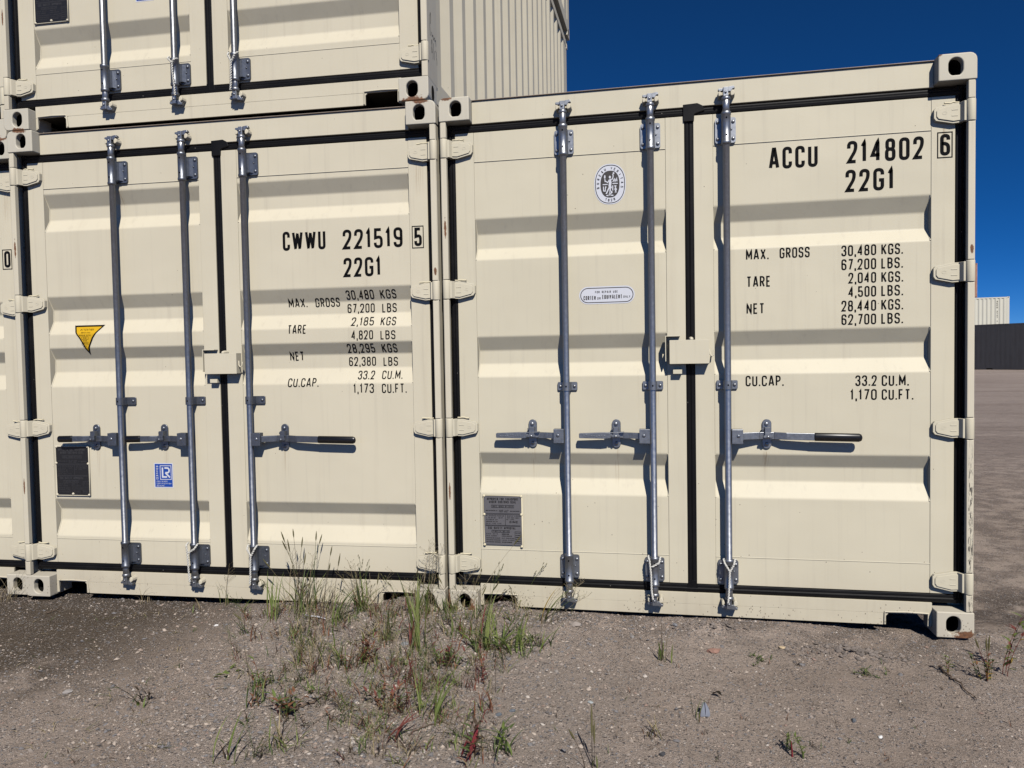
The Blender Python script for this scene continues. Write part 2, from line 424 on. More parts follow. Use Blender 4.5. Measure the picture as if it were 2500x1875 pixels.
def casting(parent, x0, z0, mk, left, top):
    """cast corner block with oval holes in the front and the outer side"""
    Wd, Hh, D = .156, .117, .17; n = 48
    cx, cz = x0 + Wd / 2, z0 + Hh / 2
    b = MB(); ox = (.008 if left else -.008)
    hole = stadium(.060, .080, n)
    if top: hole = [(x, max(z, -.036) if z < 0 else z) for x, z in hole]
    outer = roundrect(Wd, Hh, .01, n)
    # soften the corner that points outwards
    rr = .030; kx = -1 if left else 1; kz = 1 if top else -1
    for j, (x, z) in enumerate(outer):
        if x * kx > Wd / 2 - rr and z * kz > Hh / 2 - rr:
            d = Vector((x * kx, z * kz)).normalized(); c = Vector((Wd / 2 - rr, Hh / 2 - rr)); B = d.dot(c); dd = B * B - c.dot(c) + rr * rr
            if dd > 0: t = B + math.sqrt(dd); outer[j] = (d.x * t * kx, d.y * t * kz)
    # snap nearest samples to the true corners
    for sx in (-1, 1):
        for sz in (-1, 1):
            if sx == kx and sz == kz: continue
            i = min(range(n), key=lambda j: (outer[j][0] - sx * Wd / 2) ** 2 + (outer[j][1] - sz * Hh / 2) ** 2)
            outer[i] = (sx * Wd / 2, sz * Hh / 2)
    def ring(pts, y, dx=0): return [(cx + x + dx, y, cz + z) for x, z in pts]
    vs = ring(outer, 0) + ring(hole, 0, ox) + ring(hole, .03, ox) + ring(outer, D)
    fs = []
    for j in range(n):
        k = (j + 1) % n
        fs.append((j, k, n + k, n + j)); fs.append((n + j, n + k, 2 * n + k, 2 * n + j)); fs.append((j, 3 * n + j, 3 * n + k, k))
    fs.append(tuple(range(4 * n - 1, 3 * n - 1, -1)))
    b.add(vs, fs, mk)
    inner = [(x * 1.35, z * 1.12) for x, z in hole]
    vs = ring(hole, .03, ox) + ring(inner, .034, ox) + ring(inner, D - .02, ox)
    fs = [(j, (j + 1) % n, n + (j + 1) % n, n + j) for j in range(n)] + [(n + j, n + (j + 1) % n, 2 * n + (j + 1) % n, 2 * n + j) for j in range(n)]
    fs.append(tuple(range(2 * n, 3 * n)))
    b.add(vs, fs, 'dark')  # cavity walls coloured near-black, shade put into the colour
    # side hole, a flat oval on the outer face, its shade painted near-black
    sx = x0 - .0006 if left else x0 + Wd + .0006
    st = stadium(.052, .075, 20)
    b.add([(sx, .085 + u, cz + v) for u, v in st], [tuple(range(20))], 'dark')
    return b.build('corner_casting', parent, .005, 3)

def hinge(parent, z, left, mk):
    b = MB(); s = 1 if left else -1; X = (lambda a: a if left else 2.438 - a)
    def poly(pts): 
        q = [(X(x), z + d) for x, d in pts]
        return q if left else q[::-1]
    b.prism(poly([(.040, -.043), (.082, -.046), (.152, -.030), (.160, -.018), (.160, .018), (.152, .028), (.082, .042), (.040, .043)]), .040, DF, mk)
    b.prism(poly([(.048, -.034), (.082, -.037), (.142, -.023), (.150, -.012), (.150, .012), (.142, .021), (.082, .033), (.048, .034)]), .0355, .041, mk)
    b.prism(poly([(.034, -.043), (.060, -.043), (.060, .043), (.034, .043)]), .014, .045, mk, top=poly([(.030, -.043), (.046, -.043), (.046, .043), (.030, .043)]))
    b.lathe(X(.019), .019, [(z - .048, .017), (z - .046, .0195), (z + .046, .0195), (z + .048, .017)], mk, 16)
    # small cast recesses on the leaf face and an oval maker's stamp
    for dz in (-.014, .012): b.box(min(X(.064), X(.090)), max(X(.064), X(.090)),   .034, .0365, z + dz - .002, z + dz + .002, mk)
    st = [(X(.118) + .009 * math.cos(a), z + .006 * math.sin(a)) for a in [i * math.pi / 8 for i in range(17)]]
    ribbon(b, st, .0016, flat(.0349), mk, .004)
    if random.random() < .8:
        pts = [(X(.055 + i * .012), z + .047 + random.uniform(-.002, .004)) for i in range(6)]
        b.tube([(x, .050, zz) for x, zz in pts], .004, 'bead', 6)
    return b.build('hinge', parent, .0035, 2)

def locking_bar(root, x, style, side, keep_top, keep_bot):
    """side: -1 lever to the left, +1 to the right; style 'wide' has flanges on both sides"""
    wide = style == 'wide'; yb = .014 if wide else .021
    gm = 'galv' if wide else 'galv_d'
    b = MB()
    b.lathe(x, yb, [(.135, .0135), (.14, .0165), (.20, .0165), (.201, .0155), (2.42, .0155), (2.421, .0165), (2.475, .0165), (2.478, .0135)], 'galv_bar' if wide else 'galv_bar_d', 24)
    bar = b.build('locking_bar', root)
    xl, xr = (-.047, .047) if wide else (-.024, .070)
    for (z0, z1, up) in ((.192, .305, 0), (2.285, 2.403, 1)):
        b = MB()
        def rr(a0, a1, c0, c1, r=.010):
            o = []
            for (cx, cz, st) in ((a1 - r, c0 + r, -90), (a1 - r, c1 - r, 0), (a0 + r, c1 - r, 90), (a0 + r, c0 + r, 180)):
                for i in range(4): w = R(st + 30 * i); o.append((cx + r * math.cos(w), cz + r * math.sin(w)))
            return o
        b.prism(rr(x + xl, x + xr, z0, z1), DF - .010, DF, gm)
        # sleeve with raised collars
        zt, zb = z1 + .016, z0 - .016
        b.lathe(x, yb, [(zb, .0195), (zb + .002, .0225), (zb + .014, .0225), (zb + .016, .0205), (zt - .016, .0205), (zt - .014, .0225), (zt - .002, .0225), (zt, .0195)], gm, 24)
        b.box(x - .0205, x + .0205, yb, DF - .010, z0 + .004, z1 - .004, gm)
        if not wide: b.prism([(x + .018, z0 + .01), (x + .048, z0 + .01), (x + .048, z1 - .01), (x + .018, z1 - .01)], DF - .024, DF - .010, gm, top=[(x + .018, z0 + .012), (x + .034, z0 + .012), (x + .034, z1 - .012), (x + .018, z1 - .012)])
        for zz in (z0 + .020, z1 - .020):
            b.dome(x + xr - .012, DF - .010, zz, .0085, .007, gm)
            if wide: b.dome(x + xl + .012, DF - .010, zz, .0085, .007, gm)
            b.disc(x, yb - .0212, zz + .004, .004, .0045, 'hole', 10)
        b.dome(x + xr - .020, DF - .010, (z0 + z1) / 2 + .004, .004, .006, gm)
        b.build('bracket', bar)
    zg = 1.148 if wide else 1.094
    b = MB()
    gl, gr = (-.049, .049) if wide else (-.026, .072)
    b.prism([(x + gl + .004, zg - .021), (x + gr - .004, zg - .021), (x + gr, zg - .017), (x + gr, zg + .017), (x + gr - .004, zg + .021), (x + gl + .004, zg + .021), (x + gl, zg + .017), (x + gl, zg - .017)], DF - .008, DF, gm)
    b.lathe(x, yb, [(zg - .0205, .0205), (zg + .0205, .0205)], gm, 24)
    b.box(x - .0205, x + .0205, yb, DF - .008, zg - .0205, zg + .0205, gm)
    b.disc(x, yb - .0208, zg, .004, .0045, 'hole', 10)
    b.dome(x + gr - .014, DF - .008, zg, .0085, .008, gm, 6)
    if wide: b.dome(x + gl + .014, DF - .008, zg, .0085, .008, gm, 6)
    b.build('guide_strap', bar, .0012, 1)
    # forked cam ends
    for (z, s) in ((2.500, 1), (.112, -1)):
        b = MB()
        b.lathe(x, yb, [(z - s * .030, .0165), (z - s * .026, .0205), (z - s * .016, .0205), (z - s * .010, .013)] if s > 0 else [(z + .010, .013), (z + .016, .0205), (z + .026, .0205), (z + .030, .0165)], 'galv', 20)
        b.box(x - .013, x + .010, yb - .012, yb + .022, z - .012, z + .030, 'galv') if s > 0 else b.box(x - .013, x + .010, yb - .012, yb + .022, z - .030, z + .012, 'galv')
        # hooked claw
        cl = [(x + .004, z + s * .012), (x + .022, z + s * .010), (x + .030, z + s * .022), (x + .040, z + s * .024), (x + .036, z + s * .036), (x + .016, z + s * .034), (x + .004, z + s * .030)]
        b.prism(cl if s > 0 else cl[::-1], yb - .004, yb + .018, 'galv')
        cl = [(x - .006, z + s * .018), (x - .026, z + s * .014), (x - .036, z + s * .020), (x - .034, z + s * .028), (x - .018, z + s * .028), (x - .006, z + s * .032)]
        b.prism(cl[::-1] if s > 0 else cl, yb - .002, yb + .018, 'galv')
        b.dome(x - .002, yb - .012, z + s * .006, .006, .006, 'galv')
        b.build('cam', bar, .003, 2)
        par = keep_top if s > 0 else keep_bot
        zc = z + s * .006
        for (a, w, hh, dz) in ((-.028, .009, .016, -.004), (.029, .0125, .019, -.002)):       # cast lugs that hold the cam
            k = MB(); q = [(x + a + w * u, zc + s * (dz + 0) + hh * v) for u, v in ((-1, -.55), (-.55, -1), (.6, -.8), (1.15, -.35), (1., .35), (.35, 1.), (-.5, .85), (-1, .4))]
            k.prism(q, yb - .004, DF, 'paint_hi', top=[(x + a + (u - x - a) * .7, zc + (v - zc) * .75) for u, v in q])
            k.build('keeper', par, .003, 2)
    # lever handle
    zh = .905 if wide else .887
    b = MB(); d = side
    hx0 = x + d * .016; hx1 = x + d * .066
    b.box(min(hx0, hx1), max(hx0, hx1), -.004, .034, zh - .034, zh + .034, gm)
    b.dome((hx0 + hx1) / 2 + d * .004, -.004, zh + .002, .0085, .003, 'galv_d' if wide else 'galv', 12)
    long_ = d > 0
    def lever(path, hh, kk):
        """path of (dx, y, dz) ; flat bar hh high"""
        for (a, c) in zip(path, path[1:]):
            xa, xc = x + d * a[0], x + d * c[0]
            th = .0055
            vs = [(xa, a[1] - th, zh + a[2] - hh), (xc, c[1] - th, zh + c[2] - hh), (xc, c[1] + th, zh + c[2] - hh), (xa, a[1] + th, zh + a[2] - hh),
                  (xa, a[1] - th, zh + a[2] + hh), (xc, c[1] - th, zh + c[2] + hh), (xc, c[1] + th, zh + c[2] + hh), (xa, a[1] + th, zh + a[2] + hh)]
            b.add(vs, [(0, 3, 2, 1), (4, 5, 6, 7), (0, 1, 5, 4), (1, 2, 6, 5), (2, 3, 7, 6), (3, 0, 4, 7)], kk)
    if long_:
        lever([(.060, .018, 0), (.145, .036, .002), (.21, .036, .002), (.26, .020, .001), (.385, .014, -.001)], .0165, gm)
        q = [(x + .383, .014, zh - .001), (x + .386, .014, zh - .001), (x + .575, .012, zh - .004), (x + .586, .012, zh - .004), (x + .59, .012, zh - .004)]
        g0 = len(b.v); b.tube(q, [.012, .0195, .0195, .015, .006], 'grip', 16)
        b.v[g0:] = [(a, .014 + (c - .014) * .62, e) for a, c, e in b.v[g0:]]
    elif wide:
        lever([(.060, .018, 0), (.115, .030, .001), (.145, .036, .001)], .0145, gm)
        lever([(.145, .036, .002), (.18, .030, .003), (.21, .020, .003)], .0125, gm)
        b.prism([(x - .225, zh + .013), (x - .14, zh + .016), (x - .14, zh + .020), (x - .225, zh + .016)], .012, .034, gm)
        b.prism([(x - .358, zh - .008), (x - .354, zh - .011), (x - .235, zh - .0135), (x - .205, zh - .010), (x - .205, zh + .016), (x - .235, zh + .0175), (x - .354, zh + .013), (x - .358, zh + .010)], .008, .024, gm)
        for i in range(9): b.dome(x - .235 - i * .0125, .008, zh + .002 + random.uniform(-.004, .004), .0035, .0025, 'galv', 6)
    else:
        lever([(.060, .018, 0), (.13, .036, .001), (.19, .036, .001), (.24, .020, .001), (.30, .016, .001)], .0155, gm)
        q = [(x - .296, .016, zh + .001), (x - .298, .016, zh + .001), (x - .378, .014, zh), (x - .384, .014, zh), (x - .387, .014, zh)]
        g0 = len(b.v); b.tube(q, [.010, .0185, .0185, .015, .006], 'grip', 16)
        b.v[g0:] = [(a, .014 + (c - .014) * .62, e) for a, c, e in b.v[g0:]]
    b.build('handle', bar, .0025, 2)
    return bar
def catch(door, x, zh, wide, long_):
    gm = 'galv' if wide else 'galv_d'
    b = MB(); n = 24
    st = [(x + .021 * math.cos(a) , zh + .008 + (.049 if math.sin(a) > 0 else -.049) + .021 * math.sin(a)) for a in [2 * math.pi * (i + .5) / n for i in range(n)]]
    b.prism(st, DF - .007, DF, gm)
    b.dome(x - .002, DF - .007, zh + .056, .0105, .009, gm, 8); b.dome(x, DF - .007, zh - .040, .0105, .009, gm, 8)
    # hinged retainer that folds over the lever
    b.prism([(x - .014, zh + .014), (x + .013, zh + .014), (x + .012, zh + .042), (x - .013, zh + .042)], .020, DF - .006, gm)
    b.prism([(x - .017, zh - .010), (x + .016, zh - .010), (x + .013, zh + .018), (x - .014, zh + .018)], .012, .024, gm)
    b.prism([(x - .022, zh - .006), (x + .020, zh - .006), (x + .020, zh + .004), (x - .022, zh + .004)], .006, .016, gm)
    b.dome(x - .001, .006, zh - .001, .007, .006, gm, 10)
    b.box(x - .024, x - .016, .034, DF - .006, zh + .024, zh + .036, gm)
    return b.build('handle_catch', door, .0015, 1)

def rope(root_mat, x, side_pts, label, group):
    """two-strand twisted cord looped over a bar sleeve and pulled tight down to the cam"""
    b = MB()
    def strand2(path, r):
        P = [Vector(p) for p in path]; Q = []
        for a, c in zip(P, P[1:]):
            n = max(2, int((c - a).length / .0035)); Q += [a + (c - a) * (i / n) for i in range(n)]
        Q.append(P[-1])
        for ph in (0, math.pi):
            out = []; s = 0
            for i, q in enumerate(Q):
                t = (Q[min(i + 1, len(Q) - 1)] - Q[max(i - 1, 0)]).normalized(); a = t.cross(Vector((0, 1, .01))).normalized(); c = t.cross(a)
                if i: s += (q - Q[i - 1]).length
                w = ph + s * 2 * math.pi / .026
                out.append(q + (a * math.cos(w) + c * math.sin(w)) * r * .62)
            b.tube(out, r * .72, 'rope', 6)
    for pth in side_pts: strand2(pth, .0042)
    o = b.build('rope'); o.matrix_world = root_mat
    tag(o, label, 'rope', group)
    return o

def container(name, loc, rz, label, corr, style, group, skew=0, mk='paint', cast='casting', post='post', upper=False, extras=None, length=5.55, number_box=None):
    root = empty(name, loc, rz); tag(root, label, 'shipping container', group)
    L = length; py = profile(corr)
    wide = style == 'wide'
    # castings
    for left in (True, False):
        for top in (False, True):
            casting(root, 0 if left else 2.438 - .156, 2.591 - .117 if top else 0, cast, left, top)
    # posts: front strip broken at each hinge, outer web, shaded return behind the gasket
    HZ = [2.345, 1.642, .944, .245]
    for left in (True, False):
        b = MB(); X = (lambda a: a if left else 2.438 - a)
        def bx(a0, a1, y0, y1, z0, z1): b.box(min(X(a0), X(a1)), max(X(a0), X(a1)), y0, y1, z0, z1, post)
        zz = [.118] + [v for h in HZ[::-1] for v in (h - .050, h + .050)] + [2.473]
        for i in range(0, len(zz), 2): bx(.006, .034, .004, .030, zz[i], zz[i + 1])
        bx(.003, .012, .008, .200, .118, 2.473)
        bx(.013, .074, .105, .135, .118, 2.473)
        b.build('corner_post', root, .003, 2)
    # header with a thin weathered roof lip
    b = MB()
    b.box(.157, 2.281, .054, .170, 2.468, 2.580, mk)
    b.box(.157, 2.281, .046, .170, 2.5815, 2.5855, 'roofedge')
    hd = b.build('header', root, .003, 2)
    # sill with two fork pockets
    b = MB()
    z0, z1, zp = (.028 if wide else .012), .139, (.083 if wide else .075)
    out = [(.157, z0), (.172, z0), (.172, zp - .012), (.184, zp), (.333, zp), (.345, zp - .012), (.362, z0), (2.074, z0), (2.086, zp - .012), (2.098, zp), (2.252, zp), (2.264, zp - .012), (2.264, z0), (2.281, z0), (2.281, z1), (.157, z1)]
    # split into convex strips
    b.box(.157, 2.281, .054, .064, zp, z1, mk)
    for a in ((.157, .172), (.362, 2.074), (2.264, 2.281)): b.box(a[0], a[1], .054, .064, z0, zp - .0005, mk)
    b.prism([(.345, z0 + .001), (.3615, z0 + .001), (.3615, zp - .001), (.333, zp - .001), (.345, zp - .014)], .055, .063, mk)
    b.prism([(2.0745, z0 + .001), (2.086, z0 + .001), (2.086, zp - .014), (2.098, zp - .001), (2.0745, zp - .001)], .055, .063, mk)
    for (a, c) in ((.172, .350), (2.080, 2.264)):        # raised rims round the pockets
        b.tube([(a, .052, z0 + .004), (a, .052, zp + .006), ((a + c) / 2, .052, zp + .009), (c, .052, zp + .006), (c + (.008 if a < 1 else 0), .052, z0 + .004)], .0045, mk, 8)
        b.box(a, c, .066, .6, zp + .002, zp + .006, 'dark'); b.box(a, c, .6, .62, z0, zp, 'dark')  # pocket ceiling and back painted near-black for the shade inside
    sill = b.build('sill', root, .0025, 2)
    # doors
    doors = []
    for (x0, x1, p0, p1, left) in ((.066, 1.194, .162, 1.106, True), (1.237, 2.372, 1.326, 2.274, False)):
        b = MB(); zl, zu, pl, pu = .182, 2.427, .318, 2.281
        b.box(x0, p0, DF, .112, zl, zu, mk); b.box(p1, x1, DF, .112, zl, zu, mk)
        b.box(p0 + .0005, p1 - .0005, DF + .0012, .112, zl, pl, mk); b.box(p0 + .0005, p1 - .0005, DF + .0012, .112, pu, zu, mk)
        # weld beads round the panel
        b.box(p0, p1, DF - .0008, DF + .004, pl - .0022, pl + .0022, mk); b.box(p0, p1, DF - .0008, DF + .004, pu - .0022, pu + .0022, mk)
        # pressed panel: rounded trapezoid recesses
        pr = panel_line(corr)
        vs = []; fs = []
        for z, y in pr: vs += [(p0 + .0008, DF + .0026 + y, z), (p1 - .0008, DF + .0026 + y, z)]
        for i in range(len(pr) - 1): fs.append((2 * i, 2 * i + 2, 2 * i + 3, 2 * i + 1))
        b.add(vs, fs, mk)
        # lumpy weld/sealant at the ends of the recesses
        for a, c, d, e in corr:
            for px in (p0 + .002, p1 - .002):
                b.tube([(px, DF + .0026 + y, z) for z, y in ((a, 0.), (c, REC), (d, REC), (e, 0.))], .0035, mk, 6)
        dr = b.build('door', root, .0018, 2)
        doors.append(dr)
        for z in HZ: hinge(dr, z, left, mk)
        # rubber gasket: outer side, top, bottom, and the meeting edge on the right leaf
        g = MB(); so = (.028, .066) if left else (2.372, 2.410)
        def strip(a0, a1, c0, c1, vert):
            y = DF + .004
            if vert:
                m1 = (a0 + a1) / 2
                prf = [(a0, y + .03), (a0, y + .002), (a0 + .006, y - .003), (m1 - .003, y - .004), (m1, y + .001), (m1 + .004, y - .003), (a1 - .002, y - .001), (a1, y + .03)]
                g.add([(x, yy, c0) for x, yy in prf] + [(x, yy, c1) for x, yy in prf], [(i, i + 1, len(prf) + i + 1, len(prf) + i) for i in range(len(prf) - 1)], 'rubber')
            else:
                m1 = (c0 + c1) / 2 + .002
                prf = [(c0, y + .03), (c0, y + .001), (c0 + .005, y - .004), (m1 - .004, y - .006), (m1, y - .001), (m1 + .004, y - .003), (c1 - .004, y - .001), (c1, y + .03)]
                g.add([(a0, yy, z) for z, yy in prf] + [(a1, yy, z) for z, yy in prf], [(i, len(prf) + i, len(prf) + i + 1, i + 1) for i in range(len(prf) - 1)], 'rubber')
        strip(so[0], so[1], .139, 2.468, True)
        strip(x0 - .02 if left else x0 - .022, x1 + (.021 if left else .02), 2.427, 2.468, False)
        strip(x0 - .02 if left else x0 - .022, x1 + (.021 if left else .02), .139, .182, False)
        if not left:
            strip(1.194, 1.237, .150, 2.45, True)
            g.prism([(1.190, 2.40), (1.240, 2.40), (1.242, 2.432), (1.255, 2.438), (1.290, 2.446), (1.280, 2.470), (1.256, 2.483), (1.189, 2.480)], DF - .008, DF + .02, 'rubber')
            g.prism([(1.188, .135), (1.243, .135), (1.240, .19), (1.240, .33), (1.246, .36), (1.236, .36), (1.236, .20), (1.190, .19)], DF + .001, DF + .02, 'rubber')
        g.build('gasket', dr, .002, 2)
    # locking bars + catches
    bars = []
    for x, sd in ((.620, -1), (1.036, -1), (1.383, 1)):
        bars.append(locking_bar(root, x, style, sd, hd, sill))
        zh = .905 if wide else .887
        catch(doors[0] if sd < 0 else doors[1], x + sd * (.178 if sd < 0 else .180), zh, wide, sd > 0)
    # lock box over the meeting edge
    b = MB(); lx0, lx1, lz0, lz1 = (1.116, 1.300, 1.251, 1.364) if wide else (1.138, 1.322, 1.237, 1.346)
    yf = .008
    b.box(lx0, lx1, yf, yf + .004, lz0, lz1, mk)
    b.box(lx0, lx1, yf + .0042, DF, lz1 - .004, lz1, mk)
    b.box(lx1 - .004, lx1 - .0002, yf + .0042, DF, lz0 + .001, lz1 - .0042, mk); b.box(lx0 + .0002, lx0 + .004, yf + .0042, DF - .03, lz0 + .001, lz1 - .0042, mk)
    # fixed half behind, on the left leaf
    b.box(lx0 - .020, lx0 - .016, .022, DF, lz0 + .012, lz1 + .022, mk); b.box(lx0 - .0158, lx0 + .050, .022, DF, lz1 + .018, lz1 + .022, mk)
    b.box(lx0 + .016, lx0 + .058, .030, DF, lz0 - .048, lz0 - .028, mk)
    b.dome((lx0 + lx1) / 2 + .01, DF, lz1 + .004, .012, .05, mk)
    b.tube([(lx1 + .001, .032, lz0 + .068), (lx1 + .004, .028, lz0 + .044), (lx1 + .012, .026, lz0 + .034), (lx1 + .020, .028, lz0 + .040), (lx1 + .022, .032, lz0 + .062)], .0035, mk, 8)
    b.build('lock_box', root, .003, 2)
    # corrugated sides, roof, floor, rear
    for sgn in (-1, 1):
        b = MB(skew)
        Y = .2; prof = [(Y, 0)]
        pit = .2675
        while Y < L - .30:
            prof += [(Y + .070, 0), (Y + .070 + .066, .036), (Y + .070 + .066 + .066, .036), (Y + pit, 0)]; Y += pit
        prof += [(L, 0)]
        xw = 2.430 if sgn > 0 else .008
        vs = []; fs = []
        for y, d in prof: vs += [(xw - sgn * d, y, .15), (xw - sgn * d, y, 2.50)]
        for i in range(len(prof) - 1): fs.append((2 * i, 2 * i + 2, 2 * i + 3, 2 * i + 1))
        b.add(vs, fs, mk)
        b.box(xw - .05 if sgn > 0 else xw, xw if sgn > 0 else xw + .05, .171, L, .04, .16, mk)
        b.box(xw - .06 if sgn > 0 else xw, xw + .004 if sgn > 0 else xw + .06, .171, L, 2.49, 2.56, mk)
        b.build('side_wall', root)
    b = MB(skew); b.box(.03, 2.40, .165, L - .04, 2.545, 2.575, mk); b.build('roof', root)
    b = MB(skew); b.box(.03, 2.40, .137, L - .04, .10, .15, 'dark'); b.box(.157, 2.281, .0642, .136, .090, .132, 'dark'); b.build('floor', root)  # second box: slab added behind the sill, gap shade painted near-black
    b = MB(skew); b.box(.06, 2.38, .114, .134, .16, 2.50, 'dark'); b.build('door_lining', root)
    b = MB(skew); b.box(.012, 2.426, L - .035, L, .04, 2.57, mk)
    for a in (0, 2.28):
        for zc in (0, 2.474): b.box(a, a + .158, L - .0345, L + .03, zc, zc + .117, mk)
    b.build('rear_wall', root)
    if extras: extras(root, doors, py)
    return root

def marks(door, name, rows, wt, py, gap=.2, boxes=()):
    f = lambda u, v, l=0: (u, (DF + .0026 if 1.33 < u < 2.27 else DF) + py(v) - .0011 - .0003 * l, v)
    rows = list(rows)
    while rows:                                  # each word or number is a marking of its own
        line = rows[:1]; rows = rows[1:]
        b = MB()
        for (s, x0, x1, z0, z1) in line: text(b, s, x0, x1, z0, z1, wt, f, 'ink', gap)
        b.build(name, door)
    for (s, x0, x1, z0, z1) in boxes:
        b = MB()
        ribbon(b, rect(x0 + .003, x1 - .003, z0 + .003, z1 - .003), .0045, f, 'ink')
        text(b, s, x0 + .013, x1 - .011, z0 + .012, z1 - .010, .155, f, 'ink')
        b.build('check_digit', door)

ACORR = [(2.250, 2.177, 2.110, 2.043), (1.680, 1.608, 1.543, 1.470), (1.393, 1.330, 1.257, 1.176), (.544, .480, .416, .332)]
BCORR = [(1.995, 1.922, 1.848, 1.790), (1.402, 1.332, 1.263, 1.198), (.814, .750, .682, .605)]
CCORR = [(2.270, 2.197, 2.130, 2.063), (1.700, 1.628, 1.563, 1.490), (1.413, 1.350, 1.277, 1.196), (.566, .494, .421, .352)]

def stacked_sticker(door, x0, x1, z0, z1):
    """blue certification sticker with the two-letter emblem"""
    b = MB(); y = DF + .0019
    b.add([(x0, y, z0), (x1, y, z0), (x1, y, z1), (x0, y, z1)], [(0, 1, 2, 3)], 'white')
    e = .005; b.add([(x0 + e, y - .0005, z0 + e), (x1 - e, y - .0005, z0 + e), (x1 - e, y - .0005, z1 - e), (x0 + e, y - .0005, z1 - e)], [(0, 1, 2, 3)], 'blue')
    w, h = x1 - x0, z1 - z0; f = flat(y - .0011)
    u = lambda a: x0 + a * w; v = lambda a: z0 + a * h
    ribbon(b, rect(u(.33), u(.90), v(.34), v(.89)), .0035, f, 'white')
    ribbon(b, [(u(.45), v(.82)), (u(.45), v(.44)), (u(.68), v(.44))], .009, f, 'white')
    ribbon(b, fillet([(u(.56), v(.80)), (u(.80), v(.80), 1), (u(.80), v(.61), 1), (u(.60), v(.61))], .02), .009, f, 'white', lay=1)
    ribbon(b, [(u(.60), v(.61)), (u(.84), v(.42))], .009, f, 'white', lay=2)
    rot = lambda a, c, l=0: (u(.17) + .0065 - (c - 0), y - .0012 - .0002 * l, v(.34) + a)
    text(b, 'CERTIFIED', 0, h * .55, 0, .013, .17, rot, 'white', .3)
    for i, (s, k) in enumerate((('CONTAINER', .62), ('CERTIFICATION', .84), ('SCHEME', .44))):
        text(b, s, u(.13), u(.13 + k * .9), v(.23 - .085 * i), v(.23 - .085 * i) + h * .055, .17, f, 'white', .3)
    return b.build('sticker', door)

def data_plate(door, x0, x1, z0, z1, mk, tk, bead_k, grey):
    b = MB(); y = DF - .004
    b.box(x0, x1, y, DF + .001, z0, z1, mk)
    w, h = x1 - x0, z1 - z0; f = flat(y - .0009)
    u = lambda a: x0 + a * w; v = lambda a: z0 + a * h
    # paint built up along the edges, and rivets
    for pth in ([(x0 - .003, z0 + .01), (x0 - .003, z1 + .002), (x1 + .003, z1 + .002), (x1 + .004, z0 - .003)],) if grey else ([(x0 - .004, z1 + .003), (x1 + .005, z1 + .003), (x1 + .005, z0 - .004), (x0 - .004, z0 - .004), (x0 - .004, z1 + .003)],):
        b.tube([(a, y + .001, c) for a, c in pth], .0042, bead_k, 6)
    for (a, c) in ((0, 0), (1, -.02), (0, 1), (1, 1), (0, .62), (1, .63)) if grey else ((.0, 0), (.5, 0.02), (1, 0), (0, .66), (1, .65), (.02, 1), (1, 1)):
        b.dome(u(a), y, v(c), .0072, .006, bead_k)
    text(b, 'APPROVED FOR TRANSPORT', u(.08), u(.92), v(.915), v(.965), .17, f, tk, .22)
    text(b, 'UNDER CUSTOMS SEAL', u(.14), u(.86), v(.855), v(.905), .17, f, tk, .22)
    ribbon(b, rect(u(.20), u(.80), v(.765), v(.815)), .0016, f, tk)
    text(b, 'GB/C 18083 BV/2016', u(.23), u(.77), v(.775), v(.805), .16, f, tk, .25)
    rnd = random.Random(5)
    def line(a, c, zz, hh=.022):
        n = rnd.randint(2, 3); t = a
        ww = 'MODEL OWNER DATE OF MANUFACTURE IDENTIFICATION STACKING MASS RACKING LOAD FORCE NUMBER TYPE'.split()
        s = ' '.join(rnd.choice(ww) for _ in range(n))
        text(b, s, u(a), u(c), v(zz), v(zz + hh), .19, f, tk, .3)
    line(.04, .36, .69); line(.40, .66, .70); line(.40, .64, .672); line(.70, .95, .685)
    for zz in (.645, .625, .405, .39): ribbon(b, [(u(.03), v(zz)), (u(.97), v(zz))], .0016, f, tk)
    ribbon(b, [(u(.57), v(.625)), (u(.57), v(.405))], .0016, f, tk)
    for i, zz in enumerate((.585, .545, .505, .465, .425)): line(.05, (.53, .50, .36, .36, .46)[i], zz)
    line(.62, .96, .585); line(.62, .94, .55); line(.60, .8, .515)
    if grey: text(b, 'CIMC', u(.68), u(.90), v(.455), v(.498), .24, f, tk, .15)
    text(b, 'CSC SAFETY APPROVAL', u(.10), u(.84), v(.325), v(.372), .17, f, tk, .22)
    ribbon(b, rect(u(.20), u(.68), v(.26), v(.30)), .0016, f, tk); text(b, 'F/BV/14 80/16', u(.23), u(.65), v(.268), v(.292), .17, f, tk, .25)
    for i, zz in enumerate((.215, .175, .13, .09, .05)):
        line(.05, (.36, .34, .42, .43, .43)[i], zz); line(.47, (.66, .74, .80, .80, .74)[i], zz)
    ribbon(b, rect(u(.82), u(.98), v(.04), v(.28)), .0014, f, tk)
    for i in range(5): line(.835, .96, .24 - i * .042, .018)
    return b.build('data_plate', door)

